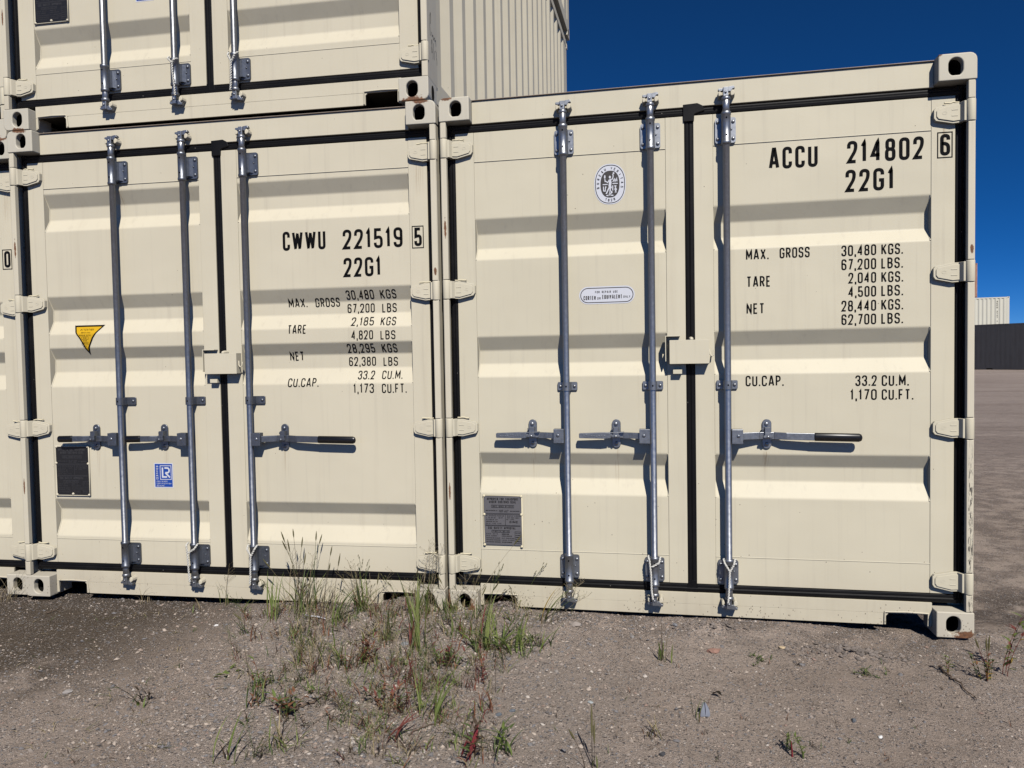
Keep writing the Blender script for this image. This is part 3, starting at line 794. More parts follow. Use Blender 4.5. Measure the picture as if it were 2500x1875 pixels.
# --- container A (lower left of the pair)
def extras_a(root, D, py):
    rows = [('CWWU', 1.577, 1.816, 1.882, 1.982), ('221519', 1.911, 2.235, 1.876, 1.978), ('22G1', 1.912, 2.115, 1.732, 1.832)]
    marks(D[1], 'serial_marking', rows, .145, py, .15, [('5', 2.285, 2.349, 1.865, 1.981)])
    rows = [('30,480', 1.913, 2.066, 1.617, 1.664), ('KGS', 2.100, 2.187, 1.617, 1.663), ('67,200', 1.913, 2.063, 1.547, 1.595), ('LBS', 2.104, 2.183, 1.545, 1.593),
            ('2,185', 1.942, 2.066, 1.477, 1.523), ('KGS', 2.103, 2.186, 1.475, 1.521), ('4,820', 1.945, 2.064, 1.405, 1.453), ('LBS', 2.104, 2.185, 1.403, 1.450),
            ('28,295', 1.913, 2.065, 1.337, 1.384), ('KGS', 2.103, 2.186, 1.335, 1.382), ('62,380', 1.914, 2.063, 1.267, 1.315), ('LBS', 2.104, 2.183, 1.265, 1.312),
            ('33.2', 1.970, 2.062, 1.196, 1.242), ('CU.M.', 2.102, 2.214, 1.196, 1.241), ('MAX.', 1.583, 1.690, 1.584, 1.632), ('GROSS', 1.735, 1.872, 1.582, 1.630),
            ('TARE', 1.590, 1.694, 1.442, 1.490), ('NET', 1.583, 1.664, 1.300, 1.349), ('CU.CAP.', 1.583, 1.756, 1.160, 1.207), ('1,173', 1.949, 2.062, 1.125, 1.175), ('CU.FT.', 2.105, 2.239, 1.124, 1.173)]
    marks(D[1], 'weight_marking', rows, .128, py, .15)
    stacked_sticker(D[0], .782, .897, .613, .750)
    data_plate(D[0], .181, .382, .568, .839, 'plate_dark', 'plate_text', 'paint_hi', False)
    # yellow warning sticker, follows the pressing
    b = MB(); L = [(.308, 1.519), (.325, 1.478), (.350, 1.447), (.375, 1.407), (.402, 1.352), (.408, 1.375), (.420, 1.407), (.438, 1.447), (.463, 1.481), (.497, 1.519)]
    def fy(off): return lambda u, v, l=0: (u, DF + .0026 + py(v) - off, v)
    nrow = 26; cxm = .4
    def edge(z, side):
        pts = L[:5] if side < 0 else L[4:][::-1]
        for (a, za), (c, zc) in zip(pts, pts[1:]):
            if zc <= z <= za: return a + (c - a) * (za - z) / max(1e-6, za - zc)
        return L[4][0]
    for k, off, ins in (('ink', .0013, 0.), ('yellow', .0018, .0095)):
        vs = []; fs = []; zt = 1.519 - ins; zb = 1.352 + ins * 2.4
        for i in range(nrow + 1):
            z = zt + (zb - zt) * i / nrow; a, c = edge(z, -1) + ins, edge(z, 1) - ins
            if a > c: a = c = (a + c) / 2
            vs += [fy(off)(a, z), fy(off)(c, z)]
        for i in range(nrow): fs.append((2 * i, 2 * i + 2, 2 * i + 3, 2 * i + 1))
        b.add(vs, fs, k)
    text(b, 'ATTENTION', .352, .434, 1.488, 1.499, .17, fy(.0024), 'ink', .3, .15)
    for s, a, c, z in (('CORTEN STEEL', .362, .420, 1.473), ('REPAIR WITH', .352, .422, 1.458), ('MIG', .377, .396, 1.443), ('AND', .376, .398, 1.428), ('CORTEN', .372, .404, 1.413), ('STEEL', .376, .398, 1.397)):
        text(b, s, a, c, z, z + .0075, .19, fy(.0024), 'ink', .3)
    for z in (1.4395, 1.409): ribbon(b, rect(.368, .408, z, z + .0145), .0013, fy(.0024), 'ink')
    b.build('warning_sticker', D[0])
A0 = (-2.453, -.079, -.0026); RZA = math.atan(.0324)
cA = container('shipping_container', A0, RZA, 'cream container marked CWWU 221519 with black hand grips, standing on the ground', ACORR, 'one', 'cream shipping containers with doors facing us', .048, 'paint', 'casting', 'post', extras=extras_a)

# --- container B (right)
def extras_b(root, D, py):
    rows = [('ACCU', 1.579, 1.794, 2.152, 2.252), ('214802', 1.921, 2.244, 2.157, 2.258), ('22G1', 1.914, 2.120, 2.027, 2.128)]
    marks(D[1], 'serial_marking', rows, .145, py, .17, [('6', 2.297, 2.362, 2.153, 2.270)])
    rows = [('MAX.', 1.474, 1.576, 1.735, 1.785), ('GROSS', 1.625, 1.758, 1.737, 1.786), ('TARE', 1.476, 1.584, 1.607, 1.658), ('NET', 1.475, 1.556, 1.481, 1.531),
            ('30,480', 1.896, 2.045, 1.735, 1.784), ('KGS.', 2.067, 2.158, 1.735, 1.784), ('67,200', 1.896, 2.045, 1.671, 1.721), ('LBS.', 2.067, 2.158, 1.672, 1.721),
            ('2,040', 1.926, 2.045, 1.609, 1.658), ('KGS.', 2.067, 2.159, 1.609, 1.658), ('4,500', 1.926, 2.045, 1.546, 1.595), ('LBS.', 2.067, 2.159, 1.547, 1.596),
            ('28,440', 1.896, 2.045, 1.481, 1.531), ('KGS.', 2.067, 2.159, 1.483, 1.532), ('62,700', 1.896, 2.045, 1.419, 1.468), ('LBS.', 2.067, 2.159, 1.420, 1.469)]
    marks(D[1], 'weight_marking', rows, .132, py, .15)
    rows = [('CU.CAP.', 1.469, 1.641, 1.139, 1.189), ('33.2', 1.956, 2.048, 1.136, 1.185), ('CU.M.', 2.069, 2.184, 1.135, 1.185), ('1,170', 1.934, 2.048, 1.071, 1.121), ('CU.FT.', 2.069, 2.203, 1.071, 1.120)]
    marks(D[1], 'capacity_marking', rows, .132, py, .15)
    data_plate(D[0], .183, .376, .341, .592, 'plate', 'ink', 'bead', True)
    # oval classification emblem
    b = MB(); cx, cz, ax, az = .841, 2.130, .0765, .098
    def sup(a, sx, sz, e=2.35):
        c, s = math.cos(a), math.sin(a)
        return (cx + sx * math.copysign(abs(c) ** (2 / e), c), cz + sz * math.copysign(abs(s) ** (2 / e), s))
    ang = [2 * math.pi * i / 64 for i in range(65)]
    y = DF + .0018
    b.add([(*[p for p in (sup(a, ax, az)[0],)], y, sup(a, ax, az)[1]) for a in ang[:-1]], [tuple(range(64))], 'white')
    ribbon(b, [sup(a, ax * .92, az * .93) for a in ang], .0032, flat(y - .0006), 'ink', .006)
    b.add([(sup(a, ax * .60, az * .66)[0], y - .0006, sup(a, ax * .60, az * .66)[1]) for a in ang[:-1]], [tuple(range(64))], 'charcoal')
    def ring_text(s, a0, a1, flip=False, hh=.0125):
        n = len(s)
        for i, ch in enumerate(s):
            if ch == ' ': continue
            a = R(a0 + (a1 - a0) * i / (n - 1)); px, pz = cx + ax * .77 * math.cos(a), cz + az * .79 * math.sin(a)
            t = a - math.pi / 2 if not flip else a + math.pi / 2
            ct, st = math.cos(t), math.sin(t)
            fm = lambda u, v, l=0: (px + (u * ct - v * st), y - .0008 - .0002 * l, pz + (u * st + v * ct))
            text(b, ch, -hh * .30, hh * .30, -hh / 2, hh / 2, .17, fm, 'ink')
    ring_text('BUREAU VERITAS', 192, -12); ring_text('1828', 250, 290, True)
    F = flat(y - .0014); e = lambda a, c: (cx + a * .0468, cz + c * .0640)
    def st(pts, w, lay=0): ribbon(b, [e(*p) for p in pts], w, F, 'white', .004, lay)
    st([(-.02, .34), (.03, .10), (-.02, -.12), (.06, -.34)], .0125); st([(.0, -.2), (.02, -.42), (-.01, -.72)], .0062, 1); st([(-.04, -.2), (-.22, -.46), (-.40, -.74)], .0062, 2)
    st([(.0, .34), (.26, .36), (.34, .58), (.30, .74)], .0045, 1); st([(-.02, .34), (-.24, .12), (-.5, .26)], .0045, 2); st([(-.5, .16), (-.52, .40)], .004, 3)
    for (a, c, ra, rc) in ((.0, .52, .11, .105), (.38, .80, .09, .075), (-.53, .56, .08, .14), (.13, -.62, .13, .10)):
        b.add([(e(a + ra * math.cos(i * .5236), c)[0], y - .0018, e(a, c + rc * math.sin(i * .5236))[1]) for i in range(12)], [tuple(range(12))], 'white')
    st([(-.75, -.02), (-.24, -.02)], .0045, 1); st([(.26, .02), (.80, .02)], .0045, 1)
    st([(-.68, -.16), (-.66, -.50), (-.5, -.52), (-.46, -.2), (-.36, -.22)], .0045, 2); st([(.28, -.12), (.28, -.5)], .005, 1)
    for i in range(3): st([(.45 + .1 * i, -.12), (.68 - .1 * i, -.42), (.5 + .08 * i, -.66)], .0032, i)
    st([(.30, .14), (.46, .38), (.52, .16), (.70, .42), (.72, .16)], .0045, 2)
    st([(-.38, -.86), (-.16, -.86)], .0055, 1); st([(.1, -.86), (.34, -.86)], .0055, 1); st([(-.16, -.76), (.14, -.76)], .003, 2); st([(-.02, -.7), (-.02, -.9)], .004, 3)
    b.build('emblem_sticker', D[0])
    # rounded repair notice
    b = MB(); x0, x1, z0, z1 = .683, .954, 1.550, 1.636; rr = (z1 - z0) / 2
    def pill(i): 
        o = []
        for (c, a0) in ((x1 - rr, -90), (x0 + rr, 90)):
            for k in range(13): a = R(a0 + 15 * k); o.append((c + (rr - i) * math.cos(a), (z0 + z1) / 2 + (rr - i) * math.sin(a)))
        return o
    b.add([(a, y, c) for a, c in pill(0)], [tuple(range(26))], 'white')
    q = pill(.008); ribbon(b, q + q[:1], .0036, flat(y - .0006), 'charcoal')
    f = flat(y - .0008); mcol = 'charcoal'
    text(b, 'FOR REPAIR USE', .762, .872, 1.603, 1.614, .17, f, mcol, .25)
    text(b, 'CORTEN', .705, .765, 1.571, 1.591, .16, f, mcol); text(b, 'OR', .772, .789, 1.572, 1.583, .17, f, mcol)
    text(b, 'EQUIVALENT', .797, .893, 1.574, 1.594, .16, f, mcol); text(b, 'ONLY', .899, .933, 1.577, 1.588, .17, f, mcol, .25)
    b.build('repair_sticker', D[0])
cB = container('shipping_container', (0, 0, 0), 0, 'cream container marked ACCU 214802 at right, oval emblem sticker on its door', BCORR, 'wide', 'cream shipping containers with doors facing us', 0, 'paint_b', 'casting_rust', 'post_scuff', extras=extras_b)

# --- container C (on top of A)
C0 = (-2.4935, -.0550, 2.6006); RZC = RZA
def extras_c(root, D, py):
    stacked_sticker(D[0], .792, .900, .660, .797)
    data_plate(D[0], .178, .378, .598, .869, 'plate_dark', 'plate_text', 'paint_hi', False)
    b = MB()
    W_ = {'r': [(.074, .455), (.064, .43), (.064, .38), (.072, .345)], 'loop': [(.066, .44), (.076, .465), (.085, .455), (.082, .43), (.074, .405)],
          'u': [(.092, .372), (.108, .352), (.122, .372), (.132, .342), (.150, .372), (.158, .345), (.172, .368), (.178, .332)],
          '8': [(.098, .335), (.087, .322), (.100, .306), (.087, .284), (.095, .264), (.104, .280), (.092, .304), (.104, .325), (.098, .335)],
          's': [(.130, .330), (.112, .240)], 'i': [(.145, .296), (.140, .248)], '3': [(.168, .306), (.188, .300), (.176, .276), (.194, .266), (.192, .240)]}
    for i, p in enumerate(W_.values()):
        ribbon(b, fillet([p[0]] + [(*q, 1) for q in p[1:-1]] + [p[-1]], .02), .0052, lambda u, v, l=0: (2.4355, u, v), 'pen', .006, i)
    b.build('handwriting', [c for c in root.children if c.name.startswith('corner_post')][1])
cC = container('shipping_container', C0, RZC, 'cream container stacked on the CWWU one, handwriting on its right corner post', CCORR, 'one', 'cream shipping containers with doors facing us', .048, 'paint_hi', 'casting_up', 'post', upper=True, extras=extras_c)

# --- neighbours at the left edge, and the one above C
def loc_of(base, rz, off):
    c, s = math.cos(rz), math.sin(rz)
    return (base[0] + c * off[0] - s * off[1], base[1] + s * off[0] + c * off[1], base[2] + off[2])
def extras_d(root, D, py):
    marks(D[1], 'serial_marking', [], .145, py, .15, [('0', 2.285, 2.349, 1.865, 1.981)])
cD = container('shipping_container', loc_of(A0, RZA, (-2.452, .055, -.014)), RZA, 'cream ground container cut off by the left edge, check digit 0 on its door', ACORR, 'one', 'cream shipping containers with doors facing us', .048, 'paint', 'casting', 'post', extras=extras_d)
cE = container('shipping_container', loc_of(C0, RZC, (-2.470, .05, -.030)), RZC, 'cream container in the top left corner, over the check digit 0 one', CCORR, 'one', 'cream shipping containers with doors facing us', .048, 'paint_hi', 'casting_up', 'post', upper=True)

# ------------------------------------------------------------------ plain side-on containers further off
def far_paint(name, base, var=.12, rustc=None, amt=0.):
    m, t, b = mat(name); g = G(t); p = g.coord()
    c = g.mix(g.noise(p, 1.3, 5), tuple(x * (1 - var) for x in base), tuple(x * (1 + var) for x in base))
    st = g.noise(g.vmath('MULTIPLY', p, (7, 7, .8)), 1., 5, .65)
    if rustc: c = g.mix(g.math('MULTIPLY', g.smooth(st, .45, .62), amt), c, rustc)
    g.l(c, b.inputs['Base Color']); b.inputs['Roughness'].default_value = .55; return m
M['far_dark'] = far_paint('charcoal_container_paint', (.052, .052, .056), .15, (.038, .035, .034), .4)
M['far_white'] = far_paint('pale_container_paint', (.70, .67, .555), .05)
M['far_rust'] = far_paint('rusty_container_paint', (.36, .17, .11), .2, (.52, .40, .33), .7)
def side_container(name, loc, rz, L, H, mk, label, door_mark=None, skew=0, pitch=.278, deep=.036, x1=2.438):
    root = empty(name, loc, rz); tag(root, label, 'shipping container')
    # local x along the length, front side at y = 0
    b = MB(); X = .17; prof = [(X, 0)]
    while X < L - .17 - pitch:
        prof += [(X + pitch * .27, 0), (X + pitch * .51, deep), (X + pitch * .76, deep), (X + pitch, 0)]; X += pitch
    prof.append((L - .17, 0))
    for (yy, sg) in ((.008, 1), (2.43, -1)):
        vs = []; fs = []
        for x, d in prof: vs += [(x, yy + sg * d, .16), (x, yy + sg * d, H - .10)]
        for i in range(len(prof) - 1): fs.append((2 * i, 2 * i + 2, 2 * i + 3, 2 * i + 1))
        b.add(vs, fs, mk)
    b.build('side_wall', root)
    b = MB()
    for yy in (0, 2.38): b.box(.17, L - .17, yy, yy + .058, .045, .165, mk); b.box(.17, L - .17, yy + .004, yy + .06, H - .11, H - .02, mk)
    for xx in (0, L - .17):
        for yy in (.003, 2.27): b.box(xx + .003, xx + .167, yy, yy + .165, .117, H - .117, mk)
    b.box(.02, L - .02, .06, 2.38, H - .06, H - .03, mk); b.box(.02, L - .02, .06, 2.38, .12, .15, mk)
    for xx in (.06, L - .1): b.box(xx, xx + .04, .17, 2.27, .15, H - .06, mk)
    b.build('frame', root)
    for xx in (0, L - .178):
        for zz in (0, H - .118):
            for yy in (0, 2.276):
                b = MB(); b.box(xx, xx + .178, yy, yy + .162, zz, zz + .118, mk); q = [(xx + .089 + u, zz + .059 + v) for u, v in stadium(.055, .079, 14)]
                b.add([(u, yy - .002, v) for u, v in q], [tuple(range(14))], 'dark'); b.build('corner_casting', root)  # flat near-black oval painted for the shade in the hole
    for xx in (L / 2 - 1.1, L / 2 + .75):
        b = MB(); b.box(xx, xx + .36, -.003, .05, .0, .12, 'dark'); b.build('fork_pocket', root)  # solid box, shade of the open pocket put into its colour
    if door_mark: door_mark(root)
    return root
# third tier, straight above C (its lower rail shows at the far end of C)
cG = side_container('shipping_container', loc_of(C0, RZC, (2.452 + .004, .03, 2.600)), RZC + math.pi / 2 - .048, 5.58, 2.591, 'paint_hi', 'cream third tier container, only its lower rail shows above the corrugated side')
ang = R(-45)
cDk = side_container('shipping_container', (17.0, 53.2, -.02), ang, 12.19, 2.93, 'far_dark', 'dark charcoal container far across the yard beyond the right corner post', deep=.0025)
def wm(root):
    b = MB(); f = flat(-.012)
    b.add([(10.02 - .75, -.006, 2.05), (10.02, -.006, 2.05), (10.02, -.006, 2.45), (10.02 - .75, -.006, 2.45)], [(0, 1, 2, 3)], 'white') if False else None
    b.prism([(9.10, 1.93), (9.42, 1.93), (9.42, 2.30), (9.10, 2.30)], -.004, .002, 'white'); ribbon(b, [(9.16, 2.20), (9.24, 2.24), (9.34, 2.24)], .04, f, 'blue', .03)
    for i in range(11):
        z = 2.36 - i * .15
        if i in (4, 9): continue
        text(b, 'ACCU 214771'[i] if 'ACCU 214771'[i] != ' ' else '0', 11.35, 11.42, z - .11, z, .18, f, 'ink')
    b.build('side_marking', root)
wx = 1.048 + .426 * 61.5
cWh = side_container('shipping_container', (wx - 12.19 * math.cos(R(-5)), 58.0 + 12.19 * math.sin(R(5)), 2.60), R(-5), 12.19, 2.65, 'far_white', 'pale ribbed container far off, stacked behind and above the dark charcoal container', wm)
cWb = side_container('shipping_container', (wx - 12.19 * math.cos(R(-5)), 58.0 + 12.19 * math.sin(R(5)), -.01), R(-5), 12.19, 2.60, 'far_white', 'pale container far off, under the pale ribbed one, behind the charcoal one')
rx = 1.048 + .3892 * 61.9
cRu = side_container('shipping_container', (rx - 12.19 * math.cos(R(-5)), 58.25 + 12.19 * math.sin(R(5)), 5.255), R(-5), 12.19, 2.60, 'far_rust', 'rusty reddish container far off on the third tier, beside the right corner post')

# ------------------------------------------------------------------ tie cords on the locking bars
RG = 'white twisted cords on the locking bars'
def cord(cont, x, kind, label):
    bpy.context.view_layer.update()
    y = -.0125
    zt = .318
    if kind == 'y': pts = [[(x - .026, .010, zt + .004), (x - .020, y, zt - .016), (x + .000, y - .002, zt - .050)], [(x + .028, .010, zt + .004), (x + .021, y, zt - .014), (x + .003, y - .002, zt - .048)], [(x + .0, y - .004, zt - .044), (x - .002, y - .004, .22), (x - .006, y - .002, .15), (x - .008, y - .004, .118)]]
    elif kind == 'l': pts = [[(x - .030, .012, zt + .006), (x - .026, y, zt - .004), (x - .022, y, zt - .04), (x - .018, y - .002, .24), (x - .016, y, .16), (x - .010, y - .004, .118)], [(x + .028, .012, zt + .002), (x + .022, y - .002, zt - .020), (x - .014, y - .004, zt - .042)]]
    else: pts = [[(x - .022, .008, zt + .010), (x - .016, y, zt - .006), (x + .008, y - .002, zt - .030), (x + .010, y - .003, .24), (x + .018, y - .002, .16), (x + .022, y - .004, .114)], [(x + .026, .010, zt - .002), (x + .020, y, zt - .014), (x + .006, y - .003, zt - .032)]]
    return rope(cont.matrix_world.copy(), x, pts, label, RG)
cord(cA, 1.036, 'l', 'white cord at the foot of the middle bar of the CWWU container')
cord(cA, 1.383, 'y', 'white cord at the foot of the right bar of the CWWU container, above tall grass')
cord(cB, 1.036, 'l', 'white cord at the foot of the middle bar of the ACCU container')
cord(cB, 1.383, 'y', 'white cord at the foot of the right bar of the ACCU container')
cord(cC, 1.036, 'r', 'white cord on the middle bar of the upper container with handwriting')
cord(cC, 1.383, 'y', 'white cord on the right bar of the upper container with handwriting')
#GROUNDPART
# ------------------------------------------------------------------ ground
def sstep(a, b, x):
    t = min(1, max(0, (x - a) / (b - a))); return t * t * (3 - 2 * t)
def gh(x, y):
    """height of the yard surface"""
    n = noise.noise
    near = math.exp(-((x - .8) / 6) ** 2 - ((y + 1) / 5) ** 2)
    h = .010 * n(Vector((x * 1.3, y * 1.3, 2.1))) + .006 * n(Vector((x * 4.1, y * 4.1, 7.7)))
    if near > .02:
        h += near * (.0048 * n(Vector((x * 11, y * 11, 1.3))) + .0034 * n(Vector((x * 27, y * 27, 4.4))) + .0026 * n(Vector((x * 55, y * 55, 9.))))
        # gravel bank against the seam between the two ground containers
        h += .016 * math.exp(-((x - .05) / .70) ** 2 - ((y - .02) / .22) ** 2) * (.85 + .4 * n(Vector((x * 5, y * 5, 0))))
        h += .040 * math.exp(-((x - .27) / .075) ** 2 - ((y - .07) / .06) ** 2) + .034 * math.exp(-((x + .24) / .09) ** 2 - ((y - .06) / .06) ** 2) + .016 * math.exp(-((x - 1.45) / .42) ** 2 - ((y - .01) / .12) ** 2)
        # crumbled clods
        d = ((x - 1.86) / .22) ** 2 + ((y + .26) / .085) ** 2
        if d < 4: h += .034 * math.exp(-d) * (.55 + .9 * abs(n(Vector((x * 22, y * 22, 3)))))
        d = ((x - 1.30) / .13) ** 2 + ((y + .045) / .05) ** 2
        if d < 4: h += .030 * math.exp(-d) * (.5 + .9 * abs(n(Vector((x * 24, y * 24, 5)))))
    h -= .030 * sstep(.10, .5, y) * (1 - sstep(6, 9, y)) * (1 - sstep(2.3, 2.75, x)) - .0
    h -= .028 * sstep(1.6, 2.5, x) * sstep(-.5, -.02, y) * (1 - sstep(3, 5, x))
    h -= .034 * sstep(-.75, -1.25, x) * sstep(-.45, -.06, y)
    # faint wheel ruts on the open yard at the right
    if x > 2.3 and y > -.6:
        k = y - .28 * (x - 2.6)
        h -= .03 * math.exp(-((k - .55) / .22) ** 2) - .012 * math.exp(-((k - .15) / .15) ** 2)
    return h
def axis(lo, hi, step, far, grow=1.16):
    a = []; x = lo
    while x <= hi + 1e-9: a.append(x); x += step
    s = step; x = hi; r = []
    while x < far: s *= grow; x += s; r.append(x)
    s = step; x = lo; l = []
    while x > -far: s *= grow; x -= s; l.append(x)
    return l[::-1] + a + r
XS = axis(-3.6, 4.2, .018, 900); YS = axis(-2.0, .55, .015, 900)
vs = [(x, y, gh(x, y)) for y in YS for x in XS]; nx = len(XS)
fs = [(j * nx + i, j * nx + i + 1, (j + 1) * nx + i + 1, (j + 1) * nx + i) for j in range(len(YS) - 1) for i in range(nx - 1)]
me = bpy.data.meshes.new('ground'); me.from_pydata(vs, [], fs); me.polygons.foreach_set('use_smooth', [True] * len(fs)); me.update()
ground = bpy.data.objects.new('ground', me); COL.objects.link(ground); ground['kind'] = 'structure'
def ground_mat():
    m, t, b = mat('gravelly_dirt'); g = G(t); p = g.coord(); sp = g.sep(p)
    n1 = g.noise(p, 1.1, 5, .6); n2 = g.noise(p, 6., 5, .65); n3 = g.noise(p, 45., 5, .7)
    base = g.mix(g.smooth(n1, .35, .7), (.46, .368, .300), (.57, .465, .388))
    base = g.mix(g.math('MULTIPLY', g.smooth(n2, .48, .78), .5), base, (.33, .27, .225))
    base = g.mix(g.math('MULTIPLY', g.smooth(n3, .5, .7), .4), base, (.25, .198, .162))
    # darker organic soil at the left, and a darker band along the rut at the right
    lm = g.math('MULTIPLY', g.smooth(sp[0], -.75, -1.7), g.smooth(g.math('MULTIPLY_ADD', n2, .8, g.math('MULTIPLY', sp[1], .42)), -.17, .07))
    base = g.mix(g.math('MULTIPLY', lm, .9), base, (.082, .062, .042))
    gx = g.math('MULTIPLY_ADD', g.noise(p, 2.3, 4), .9, g.math('MULTIPLY_ADD', sp[1], .28, g.math('ADD', sp[0], -.30)))
    gmk = g.smooth(g.math('ABSOLUTE', gx), 1.05, .60)
    base = g.mix(g.math('MULTIPLY', gmk, .6), base, (.49, .412, .352))
    k = g.math('SUBTRACT', sp[1], g.math('MULTIPLY', g.math('SUBTRACT', sp[0], 2.6), .28))
    rm = g.math('MULTIPLY', g.smooth(g.math('ABSOLUTE', g.math('SUBTRACT', k, .52)), .42, .12), g.smooth(sp[0], 2.2, 2.6))
    base = g.mix(g.math('MULTIPLY', g.math('MULTIPLY', rm, g.smooth(n2, .30, .55)), .75), base, (.085, .066, .054))
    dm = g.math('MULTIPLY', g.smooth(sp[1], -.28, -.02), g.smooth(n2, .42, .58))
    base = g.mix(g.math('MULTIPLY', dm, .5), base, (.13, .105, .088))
    fn = g.noise(g.vmath('MULTIPLY', p, (.12, .5, 1)), 1., 6, .65)
    farm = g.smooth(sp[1], 2., 8.)
    base = g.mix(g.math('MULTIPLY', farm, .8), base, g.mix(g.smooth(fn, .35, .65), (.28, .222, .19), (.42, .342, .298)))
    # embedded pebbles in two sizes
    hs = []
    for sc, keep, amt in ((85., .50, .85), (190., .66, .75)):
        v = g.vor(p, sc); rc = g.sep(v.outputs['Color'])
        col = g.ramp(rc[1], [(0., (.12, .115, .12)), (.18, (.30, .25, .215)), (.40, (.48, .41, .36)), (.58, (.33, .325, .335)), (.72, (.58, .49, .42)), (.86, (.19, .155, .14)), (.93, (.64, .60, .56))], 'CONSTANT')
        on = g.math('MULTIPLY', g.math('LESS_THAN', rc[0], keep), g.smooth(v.outputs['Distance'], .46, .34))
        on = g.math('MULTIPLY', on, g.math('MAXIMUM', gmk, g.smooth(n2, .30, .50)))
        base = g.mix(g.math('MULTIPLY', on, amt), base, col)
        hs.append(g.math('MULTIPLY', on, g.math('SUBTRACT', .5, v.outputs['Distance'])))
    g.l(base, b.inputs['Base Color']); b.inputs['Roughness'].default_value = .95; b.inputs['Specular IOR Level'].default_value = .12
    n4 = g.noise(p, 160., 5, .75)
    nb = g.bump(g.math('ADD', g.math('MULTIPLY', n3, .9), n4), 1., .016)
    nb = g.bump(hs[0], 1., .014, nb); nb = g.bump(hs[1], 1., .007, nb)
    fb = g.noise(g.vmath('MULTIPLY', p, (1.2, 3., 1)), 1., 6, .7)
    g.l(g.bump(g.math('MULTIPLY', fb, farm), .6, .12, nb), b.inputs['Normal'])
    return m
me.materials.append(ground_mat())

# loose gravel lying on the dirt: one uncountable mass
def stone_mat(name, stops):
    m, t, b = mat(name); g = G(t)
    geo = g.n('ShaderNodeNewGeometry'); r = geo.outputs['Random Per Island']
    c = g.ramp(r, stops, 'CONSTANT'); n = g.noise(g.coord(), 120., 4, .7)
    c = g.mix(g.math('MULTIPLY', n, .45), c, (.30, .255, .225))
    g.l(c, b.inputs['Base Color']); b.inputs['Roughness'].default_value = .85
    g.l(g.bump(n, .4, .003), b.inputs['Normal']); return m
M['gravel'] = stone_mat('gravel_stones', [(0, (.29, .24, .205)), (.13, (.40, .33, .27)), (.25, (.135, .135, .145)), (.38, (.50, .415, .34)), (.46, (.25, .21, .18)), (.60, (.15, .15, .16)), (.70, (.36, .275, .22)), (.78, (.27, .245, .225)), (.85, (.56, .50, .44)), (.89, (.085, .08, .08)), (.97, (.28, .18, .14))])
ICO = None
def ico():
    global ICO
    if ICO is None:
        bm = bmesh.new(); bmesh.ops.create_icosphere(bm, subdivisions=1, radius=1)
        ICO = ([v.co.copy() for v in bm.verts], [[v.index for v in f.verts] for f in bm.faces]); bm.free()
    return ICO
def add_stone(b, x, y, z, r, k, rnd, flatn=.65, smooth=False, octa=True, small=False):
    if small:
        a = rnd.random() * 6.283; ca, sa = r * math.cos(a), r * math.sin(a); e = rnd.uniform(.6, 1.); h = r * rnd.uniform(.6, 1.)
        b.add([(x + ca, y + sa, z - r * .1), (x - sa * e, y + ca * e, z), (x - ca * 1.1, y - sa * 1.1, z + r * .1), (x + sa * e, y - ca * e, z), (x + ca * .2, y + sa * .3, z + h), (x - ca * .35, y + sa * .1, z + h * .9)],
              [(0, 1, 4), (1, 5, 4), (1, 2, 5), (2, 3, 5), (3, 4, 5), (3, 0, 4)], k); return
    if octa:
        base = [Vector(v) for v in ((1, 0, 0), (0, 1, 0), (-1, 0, 0), (0, -1, 0), (0, 0, 1), (0, 0, -1), (.72, .72, .15), (-.72, .7, -.1), (-.7, -.72, .1), (.7, -.7, -.1))]
        faces = [(0, 6, 4), (6, 1, 4), (1, 7, 4), (7, 2, 4), (2, 8, 4), (8, 3, 4), (3, 9, 4), (9, 0, 4), (6, 0, 5), (1, 6, 5), (7, 1, 5), (2, 7, 5), (8, 2, 5), (3, 8, 5), (9, 3, 5), (0, 9, 5)]
    else: base, faces = ico()
    a = rnd.random() * 6.283; sx, sy, sz = r * rnd.uniform(.75, 1.35), r * rnd.uniform(.65, 1.05), r * rnd.uniform(.4, .8) * flatn / .65
    ca, sa = math.cos(a), math.sin(a); tilt = rnd.uniform(-.35, .35)
    vs = []
    for v in base:
        j = rnd.uniform(.78, 1.16); px, py, pz = v.x * sx * j, v.y * sy * j, v.z * sz * j + v.x * sx * tilt
        vs.append((x + px * ca - py * sa, y + px * sa + py * ca, z + pz))
    b.add(vs, faces, k, smooth)
rnd = random.Random(21)
gb = MB()
def visible(x, y): return -4.2 < x < 3.9 and -1.75 < y < .12
cnt = 0
while cnt < 42000:
    # even spread over the part of the yard that is near, denser in the gravelly strip by the seam
    x = rnd.uniform(-3.4, 3.7); y = -1.65 + 1.75 * rnd.random()
    w = .30 + .9 * math.exp(-((x + .15) / .85) ** 2) + .45 * sstep(-.35, .0, y) + .3 * noise.noise(Vector((x * 1.7, y * 1.7, 5)))
    if x < -.95 and y > -.95 - .25 * (x + 1): w *= .45
    if rnd.random() > w: continue
    r = .0017 + .0042 * rnd.random() ** 2.6
    if rnd.random() < .022: r = rnd.uniform(.006, .0115)
    z = gh(x, y); add_stone(gb, x, y, z + r * .22, r, 'gravel', rnd, small=r < .0042); cnt += 1
for i in range(1700):     # coarser chippings in the weedy patch
    x = rnd.gauss(-.12, .46); y = -1.45 + 1.45 * rnd.random()
    r = rnd.uniform(.0042, .0098); add_stone(gb, x, y, gh(x, y) + r * .2, r, 'gravel', rnd)
for i in range(900):      # bank of chippings under the seam
    x = rnd.gauss(.2, .55); y = rnd.uniform(-.13, .06); r = rnd.uniform(.003, .0085)
    add_stone(gb, x, y, gh(x, y) + r * .2, r, 'gravel', rnd)
